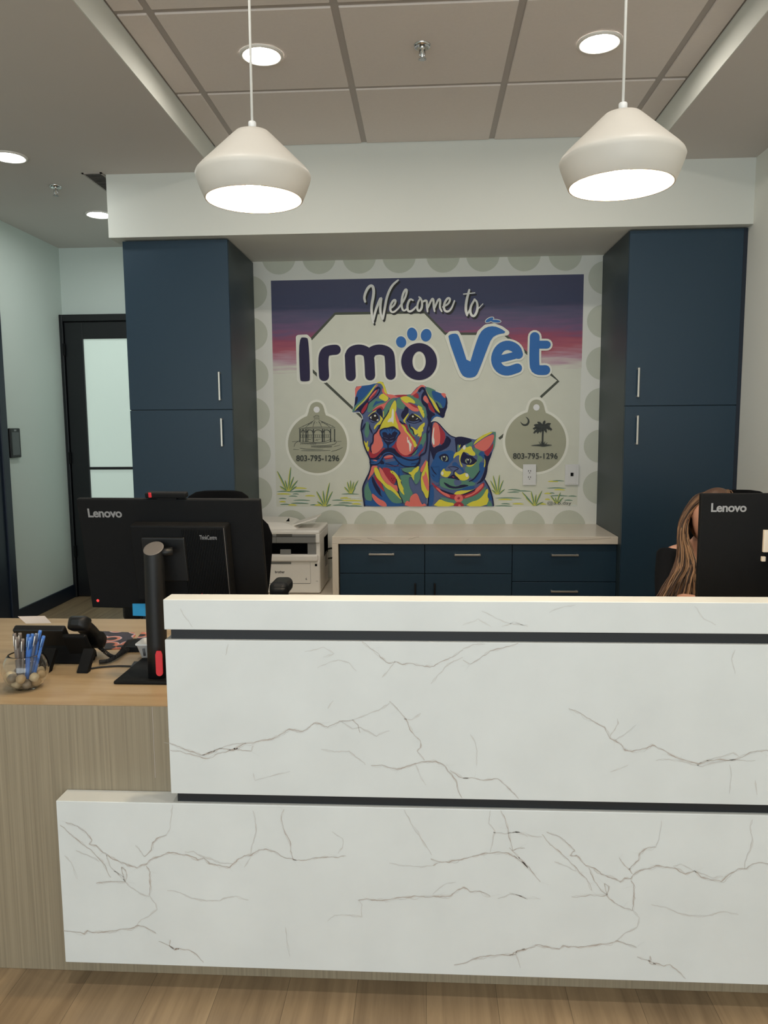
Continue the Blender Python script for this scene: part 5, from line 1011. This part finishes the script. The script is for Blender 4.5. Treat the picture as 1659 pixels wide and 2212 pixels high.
tips = {'grey': M['whitepl'], 'blue': mat('pale_blue_plastic', C(128, 168, 220), .35), 'greyblue': M['whitepl']}
pens = [('grey', 31, 1368, 39, 1464, .004), ('grey', 43, 1367, 46, 1466, .016), ('grey', 36, 1376, 42, 1468, -.012), ('grey', 49, 1380, 50, 1464, -.004), ('blue', 61, 1370, 57, 1464, .006), ('blue', 70, 1369, 62, 1466, .018), ('greyblue', 78.5, 1369, 63, 1470, -.010), ('blue', 87, 1362, 68, 1468, .004), ('blue', 94.5, 1374, 73, 1462, -.014), ('blue', 65, 1378, 60, 1470, -.018)]
plabel = {'grey': 'grey stick pen standing in the glass pebble bowl', 'blue': 'blue stick pen standing in the glass pebble bowl', 'greyblue': 'slate grey pen among the blue ones in the glass bowl'}
for c, x0, y0, x1, y1, dy in pens:
    a = atY(x0, y0, bw.y+dy*1.1); b = atY(x1, y1, bw.y+dy*.6); b.z = max(b.z, DZ+.030)
    t = thing('pen', plabel[c], 'pen', b, group={'grey': 'grey pens in the bowl', 'blue': 'blue pens in the bowl', 'greyblue': None}[c])
    d = (a-b).normalized(); L = (a-b).length
    obj('barrel', MB().tube([b, b+d*(L-.030)], .0040, 8, smooth=False), penm[c], t)
    obj('cap', MB().tube([b+d*(L-.030), b+d*(L-.004), b+d*L], [.0050, .0050, .0042], 10), penm[c], t)
    obj('clip', MB().tube([b+d*(L-.006)+Vector((0, -.0062, 0)), b+d*(L-.034)+Vector((0, -.0068, 0))], .0013, 6), tips[c], t)
# desk phone, seen from behind
ph = atZ(128, 1441, DZ)
tel = thing('desk_phone', 'black desk phone with handset seen from behind on the oak desk', 'phone', (ph.x, ph.y, DZ))
top = atY(86, 1349, ph.y+.02); zt_ = top.z
x0, x1 = atY(32, 1349, ph.y+.02).x, atY(142, 1349, ph.y+.02).x
sl_ = R_(58)
Hm = Matrix.Translation((0, ph.y+.02, zt_)) @ Matrix.Rotation(-sl_, 4, 'X')
b = MB().box(x0, x1, .0, .135, -.024, 0, .006, 3, Hm); obj('body', b, M['black'], tel)
obj('display', MB().box(x0+.02, x1-.02, .012, .075, -.001, .003, .001, 1, Hm), mat('phone_display', C(60, 66, 70), .2), tel)
kb = MB()
for i in range(4):
    for j in range(3): kb.box(x0+.035+j*.026, x0+.055+j*.026, .082+i*.016, .094+i*.016, -.001, .003, .001, 1, Hm)
obj('keypad_buttons', kb, M['greytop'], tel)
hz = zt_-DZ
sd = MB().prism([(-.004, .004), (.006, .060), (.030, .060), (.075, .020), (.080, .001), (.0, .001)], lambda u, v, d: Vector((x0+.015+d, ph.y+.03+u, DZ+v)), 0, x1-x0+.035)
obj('stand', sd, M['blackmatte'], tel)
fx0, fx1 = atZ(166, 1455, DZ).x, atZ(189, 1455, DZ).x; fy = atZ(178, 1455, DZ).y
for dx in (0, -.115): obj('stand_foot', MB().prism([(0, .001), (0, .006), (.05, .06), (.06, .05), (.02, .001)], lambda u, v, d: Vector((fx0+dx+d, fy+u, DZ+v)), 0, fx1-fx0), M['blackmatte'], tel)
hs = MB(); hp = []
xh = x1+.036
rings = []
for i in range(17):
    t_ = i/16; hz_ = zt_+.012-(zt_-DZ-.012)*t_**1.1; hp.append(Vector((xh+.010*t_, ph.y+.004+.135*t_, hz_+.012*sin(pi*t_))))
for i, p_ in enumerate(hp):
    t_ = i/16; d = (hp[min(16, i+1)]-hp[max(0, i-1)]).normalized(); sx_ = Vector((1, 0, 0)); up = d.cross(sx_).normalized()*-1
    end_ = min(1, t_*7+.35, (1-t_)*7+.35); wv = (.031 if (t_ < .28 or t_ > .72) else .025)*min(1, end_*1.05); hv = (.022 if (t_ < .28 or t_ > .72) else .015)*end_
    rings.append([p_+sx_*(math.copysign(abs(cos(2*pi*k/20))**.45, cos(2*pi*k/20))*wv)+up*(math.copysign(abs(sin(2*pi*k/20))**.45, sin(2*pi*k/20))*hv) for k in range(20)])
hs.loft(rings)
obj('handset', hs, M['black'], tel)
obj('handset_cradle', MB().box(x1-.002, x1+.070, .010, .120, -.040, -.024, .006, 2, Hm), M['blackmatte'], tel)
cp = [hp[-1]+Vector((0, -.006, .0)), atZ(246, 1424, DZ+.012), atZ(262, 1408, DZ+.014), atZ(277, 1388, DZ+.014), atZ(292, 1382, DZ+.012), atZ(299, 1386, DZ+.009), atZ(288, 1396, DZ+.009), atZ(262, 1412, DZ+.009), atZ(236, 1428, DZ+.009), atZ(215, 1430, DZ+.010)]
pp = [Vector(v) for v in chaikin([(v.x, v.y) for v in cp], 3) and []] if False else []
def chaikin3(p, it=3):
    for _ in range(it):
        q = [p[0]]
        for a, b in zip(p, p[1:]): q += [a*.75+b*.25, a*.25+b*.75]
        p = q+[p[-1]]
    return p
path = chaikin3(cp, 3); dense = []
for a, b in zip(path, path[1:]):
    for k in range(10): dense.append(a.lerp(b, k/10))
hel = []
for i, p_ in enumerate(dense):
    d = (dense[min(i+1, len(dense)-1)]-dense[max(0, i-1)]).normalized(); u = d.cross(Vector((0, 0, 1))).normalized(); w_ = u.cross(d); a = i*.95
    hel.append(p_+(u*cos(a)+w_*sin(a))*.0052)
obj('coiled_cord', MB().tube(hel, .0016, 5), M['rubber'], tel)
# appointment card standing against the phone
yk = ph.y+.028
cdp = [atY(x, y, yk) for x, y in ((56, 1347), (111, 1346), (96.5, 1330.5), (38.5, 1331.5))]
m = MB(); m.flat(cdp); m.flat([p_+Vector((0, .0008, 0)) for p_ in cdp])
obj('paper_card', m, M['paper'], label='pale pink paper card propped behind the black desk phone', cat='card')
# patterned mat
mm = bpy.data.materials.new('printed_mat'); mm.use_nodes = True; nb = mm.node_tree.nodes['Principled BSDF']; nb.inputs['Roughness'].default_value = .6
tcm = nod(mm, 'ShaderNodeTexCoord'); vm = nod(mm, 'ShaderNodeTexVoronoi'); vm.inputs['Scale'].default_value = 17; mm.node_tree.links.new(tcm.outputs['Object'], vm.inputs['Vector'])
rm_ = ramp(mm, [(0, C(26, 24, 32)), (.34, C(30, 26, 36)), (.40, C(196, 120, 90)), (.50, C(196, 112, 100)), (.56, C(200, 180, 190)), (.62, C(36, 32, 44)), (1, C(58, 50, 66))], vm.outputs['Distance'])
mm.node_tree.links.new(rm_.outputs[0], nb.inputs['Base Color'])
def desk_sheet(name, px, mt, label, cat, h=.003, zb_=DZ+.0004, col2=None):
    c = [atZ(x, y, zb_) for x, y in px]; cen = sum(c, Vector())/len(c)
    m = MB(); m.prism([(p.x, p.y) for p in c], lambda u, v, d: Vector((u, v, d)), zb_, zb_+h)
    return obj(name, m, mt, label=label, cat=cat)
desk_sheet('mouse_mat', [(222, 1365), (290, 1368), (293, 1373), (266, 1402), (226, 1404)], mm, 'dark mouse mat with coral printed shapes beside the desk phone', 'mouse mat')
desk_sheet('magazine', [(306, 1368), (345, 1368), (345, 1383), (294, 1383)], mm, 'dark printed booklet lying between the mouse mat and the monitor column', 'booklet', .004)
desk_sheet('keyboard', [(276, 1392), (345, 1392), (345, 1409), (262, 1409)], M['blackmatte'], 'black keyboard edge behind the white basket on the oak desk', 'keyboard', .016)
desk_sheet('notebook', [(290, 1434), (345, 1434), (345, 1446), (282, 1446)], M['black'], 'thin black notebook with a red edge behind the monitor base', 'notebook', .008)
nbk = [o for o in SC.objects if o.name == 'notebook'][0]
e0, e1 = atZ(283, 1446.3, DZ+.001), atZ(345, 1446.3, DZ+.001)
obj('red_edge', MB().box(e0.x, e1.x, e0.y-.0012, e0.y+.0006, DZ+.001, DZ+.0065), M['red'], nbk, world=False)
# basket
bc = atZ(320, 1428, DZ); k_ = bc.y/FPX
bk = MB(); s0, s1, hb = 16*k_, 26*k_, 40*k_
def sq(s, z, r=.25, n=6):
    out = []
    for q_ in range(4):
        for i in range(n+1):
            a = q_*pi/2 + i/n*pi/2; cx, cy = (1 if cos(q_*pi/2+pi/4) > 0 else -1)*(s-s*r), (1 if sin(q_*pi/2+pi/4) > 0 else -1)*(s-s*r)
            out.append(Vector((bc.x+cx+s*r*cos(a), bc.y+.03+cy+s*r*sin(a), DZ+z)))
    return out
bk.loft([sq(.001, .002), sq(s0-.002, .002), sq(s1-.002, hb), sq(s1+.003, hb), sq(s1+.003, hb-.004), sq(s1, hb-.004), sq(s0, .0006), sq(.001, .0006)], False, False)
bs = obj('basket', bk, M['whitepl'], label='small white plastic basket beside the monitor column', cat='basket')
hl = MB()
for dx in (-.32, .32):
    hl.tube([Vector((bc.x+dx*s1, bc.y+.03-s0-.0035-.3*(s1-s0), DZ+hb*.30)), Vector((bc.x+dx*s1, bc.y+.03-s0-.0035-.75*(s1-s0), DZ+hb*.74))], .0035, 8, flat=.35)
obj('slot', hl, mat('slot_shade', C(88, 88, 90), .6), bs, world=False)
# cable, blue slip
obj('desk_cable', MB().tube(chaikin3([atZ(x, y, DZ+.0035) for x, y in ((196, 1444), (215, 1441), (250, 1438.5), (283, 1439), (310, 1441))], 2), .0028, 8), M['rubber'], label='thin black cable lying on the desk between phone and monitor', cat='cable')
cs_ = [atY(x, y, pb.y+.10) for x, y in ((286, 1304), (320, 1304), (319, 1331), (287, 1330))]
m = MB(); m.flat(cs_); m.flat([p_+Vector((0, .0006, 0)) for p_ in cs_]); obj('paper_slip', m, M['bluenote'], label='bright blue paper slip showing below the monitor edge', cat='note')

# ================================================================== the seated person
HX = atY(1538, 1100, 3.20).x; HY = 3.20
HT = atY(1575, 1052, 3.20).z
per = thing('person', 'long-haired person in dark clothes seated behind the monitor', 'person', (HX, HY, 0))
hc = Vector((HX, HY, HT-.118))
V = []; Eg = []; Rd = []
def pt(p, r, par=None):
    V.append(Vector(p)); Rd.append(r)
    if par is not None: Eg.append((par, len(V)-1))
    return len(V)-1
bx, by = HX, 3.30
pel = pt((bx, by+.02, .57), .118); s1_ = pt((bx, by+.04, .67), .105, pel); s2_ = pt((bx, by+.04, .77), .105, s1_); s3_ = pt((bx, by+.02, .86), .095, s2_)
nk = pt((bx, by-.02, .945), .052, s3_); n2 = pt((HX, HY+.02, hc.z-.085), .050, nk); n3 = pt((HX, HY+.015, hc.z-.02), .060, n2)
for s in (-1, 1):
    sh = pt((bx+s*.135, by+.02, .868), .048, s3_); el = pt((bx+s*.170, by-.12, .68), .038, sh); fm = pt((bx+s*.155, by-.24, .735), .038, el); wr = pt((bx+s*.135, by-.43, .775), .026, fm)
    pm = pt((bx+s*.125, by-.485, .778), .030, wr); pk = pt((bx+s*.120, by-.525, .778), .030, pm)
    for i, (dx, L) in enumerate(((-.027, .066), (-.009, .076), (.009, .072), (.027, .056))):
        f0 = pt((bx+s*.120+dx, by-.545, .781), .0090, pk); f1 = pt((bx+s*.118+dx*1.1, by-.545-L*.5, .784), .0082, f0); pt((bx+s*.117+dx*1.15, by-.545-L, .764), .0072, f1)
    t0 = pt((bx+s*.092, by-.50, .772), .0105, pm); t1 = pt((bx+s*.078, by-.53, .770), .0095, t0); pt((bx+s*.072, by-.56, .764), .008, t1)
    hp_ = pt((bx+s*.095, by-.06, .555), .088, pel); kn = pt((bx+s*.13, by-.46, .52), .062, hp_); an = pt((bx+s*.13, by-.40, .10), .040, kn); pt((bx+s*.14, by-.56, .045), .036, an)
def skin_mesh(V, Eg, Rd, sub=2):
    me = bpy.data.meshes.new('s'); me.from_pydata([tuple(v) for v in V], Eg, []); o = bpy.data.objects.new('s', me); COL.objects.link(o)
    m = o.modifiers.new('skin', 'SKIN'); m.use_smooth_shade = True
    for i, d in enumerate(me.skin_vertices[0].data): d.radius = (Rd[i], Rd[i]); d.use_root = (i == 0)
    sb = o.modifiers.new('sub', 'SUBSURF'); sb.levels = sub; sb.render_levels = sub
    bpy.context.view_layer.update()
    r = bpy.data.meshes.new_from_object(o.evaluated_get(bpy.context.evaluated_depsgraph_get()))
    bpy.data.objects.remove(o); bpy.data.meshes.remove(me); return r
sm = skin_mesh(V, Eg, Rd)
mb = MB(); mb.bm.from_mesh(sm); bpy.data.meshes.remove(sm)
# head: skull, jaw, brow, nose, lips, ears fused into the same skin
HM = Matrix.Rotation(R_(-8), 4, 'Z') @ Matrix.Rotation(R_(21), 4, 'Y') @ Matrix.Rotation(R_(6), 4, 'X')
def hp3(x, y, z): return hc + HM.to_3x3() @ Vector((x, y, z))
hb_ = bmesh.new(); bmesh.ops.create_uvsphere(hb_, u_segments=40, v_segments=28, radius=1)
for v in hb_.verts:
    x, y, z = v.co; X_, Y_, Z_ = x*.076, y*.094, z*.112
    if z < 0:
        k = 1-.36*(-z)**1.5; X_ *= k; Y_ *= (1-.20*(-z)**1.6)
        if y < 0: Y_ -= .012*(-z)
    if y < -.2:
        Y_ *= .95
        Y_ -= .007*math.exp(-((z-.24)/.10)**2)*math.exp(-(x/.6)**2)         # brow
        Y_ += .010*math.exp(-((z-.06)/.10)**2)*math.exp(-((abs(x)-.42)/.16)**2)  # eye sockets
        Y_ -= .024*math.exp(-((z+.16)/.13)**2)*math.exp(-(x/.14)**2) + .012*math.exp(-((z-.02)/.14)**2)*math.exp(-(x/.12)**2)  # nose
        Y_ -= .007*math.exp(-((z+.47)/.07)**2)*math.exp(-(x/.26)**2)        # lips
        Y_ -= .009*math.exp(-((z+.80)/.12)**2)*math.exp(-(x/.30)**2)        # chin
    v.co = hp3(X_, Y_, Z_)
tm = bpy.data.meshes.new('h'); hb_.to_mesh(tm); hb_.free(); mb.bm.from_mesh(tm); bpy.data.meshes.remove(tm)
for s in (-1, 1): mb.ball(hp3(s*.076, .008, -.012), (.010, .020, .031), 12)
body = obj('body', mb, M['skin'], per)
rmod = body.modifiers.new('fuse', 'REMESH'); rmod.mode = 'VOXEL'; rmod.voxel_size = .0055; rmod.use_smooth_shade = True
smo = body.modifiers.new('smooth', 'SMOOTH'); smo.factor = .5; smo.iterations = 2
ew, ei = mat('eye_white', C(235, 232, 228), .2), mat('eye_iris', C(70, 52, 40), .2)
for s in (-1, 1):
    e = obj('eye', MB().ball(hp3(s*.031, -.0735, .008), .0125, 16), ew, per)
    obj('iris', MB().ball(hp3(s*.031, -.0815, .007), (.0058, .0052, .0058), 12), ei, e)
    obj('eyebrow', MB().tube([hp3(s*.014, -.090, .030), hp3(s*.032, -.088, .036), hp3(s*.050, -.074, .030)], [.0022, .003, .0014], 8), M['hair3'], per)
obj('mouth', MB().tube([hp3(-.024, -.078, -.053), hp3(-.010, -.0905, -.050), hp3(0, -.0915, -.0515), hp3(.010, -.0905, -.050), hp3(.024, -.078, -.053)], [.002, .0055, .005, .0055, .002], 10, flat=.8), M['lip'], per)
# clothes
def garment(idx, grow, name, mt):
    mp_ = {i: k for k, i in enumerate(idx)}
    e = [(mp_[a], mp_[b_]) for a, b_ in Eg if a in mp_ and b_ in mp_]
    me = skin_mesh([V[i] for i in idx], e, [Rd[i]+grow for i in idx]); g = MB(); g.bm.from_mesh(me); bpy.data.meshes.remove(me)
    obj(name, g, mt, per)
arm0 = [i for i, v in enumerate(V)]
n_arm = 7
per_side = (len(V)-7)//2
top_ids = [0, 1, 2, 3]
for k in (0, 1):
    o_ = 7+k*per_side; top_ids += [o_, o_+1]
garment(top_ids, .016, 'scrub_top', M['cloth'])
leg_ids = [0]
for k in (0, 1):
    o_ = 7+(k+1)*per_side-4; leg_ids += [o_, o_+1, o_+2]
garment(leg_ids, .014, 'trousers', M['cloth'])
for k in (0, 1):
    o_ = 7+(k+1)*per_side-1
    obj('shoe', MB().box(V[o_].x-.045, V[o_].x+.045, V[o_].y-.06, V[o_].y+.19, .0, .085, .03, 3), M['black'], per)
# hair: a cap over the scalp and long waving locks
cap = bmesh.new(); bmesh.ops.create_uvsphere(cap, u_segments=40, v_segments=28, radius=1)
for v in cap.verts:
    x, y, z = v.co; v.co = hp3(x*.083, y*.101+.005, z*.118+.002)
kill = [v for v in cap.verts if (HM.to_3x3().inverted() @ (v.co-hc)).y < -.012 and (HM.to_3x3().inverted() @ (v.co-hc)).z < .062]
bmesh.ops.delete(cap, geom=kill, context='VERTS')
cm = MB(); tm = bpy.data.meshes.new('c'); cap.to_mesh(tm); cap.free(); cm.bm.from_mesh(tm); bpy.data.meshes.remove(tm)
for f in cm.bm.faces: f.smooth = True
hair = obj('hair', cm, M['hair1'], per)
hr = random.Random(3)
locks = [MB(), MB(), MB()]
RH = HM.to_3x3()
for i in range(1000):
    s = -1 if i % 2 else 1
    u = hr.random(); r = hr.random(); fwd = hr.uniform(-.75, 1)       # fwd: -1 at the brow, 1 at the back of the head
    root = hp3(.024+s*.004, .085*fwd*.85+.005, .120*math.sqrt(max(.05, 1-(fwd*.66)**2))+.002)
    mid1 = hp3(s*.058+.008, .080*fwd+.0, .098-.03*abs(fwd))
    side = hp3(s*(.076+.012*r), .05*fwd+.030, .020+.02*hr.uniform(-1, 1))
    jaw = hp3(s*(.078+.026*r), .045*fwd+.010, -.090)
    lx = .085+.055*r
    sho = Vector((HX+s*lx, HY-.035-.06*u+.02*fwd, hc.z-.185)); mid = Vector((HX+s*(lx+.010+.045*r), HY-.075-.05*u+.02*fwd, hc.z-.27)); end = Vector((HX+s*(.055+.235*r), HY-.10-.05*u+.02*fwd, hc.z-.40-.07*u))
    path_ = chaikin3([root, mid1, side, jaw, sho, mid, end], 2)
    ph_ = hr.uniform(0, 6); n = len(path_); f_ = hr.uniform(.42, .62)
    path_ = [p_+Vector((sin(ph_+k*f_), .6*cos(ph_+k*f_*.9), .3*sin(ph_+k*.7)))*(.034*max(0, (k/n-.42))) for k, p_ in enumerate(path_)]
    w0 = hr.uniform(.0014, .0030)
    j = 0 if u < .40 else (1 if hr.random() < .66 else 2)
    locks[j].tube(path_, [w0*(.7+.5*min(1, k/n*3))*(1 if k < n-4 else (n-k)/5+.1) for k in range(n)], 5, flat=.7)
for lk, mt in zip(locks, (M['hair1'], M['hair2'], M['hair3'])): obj('hair_lock', lk, mt, per)
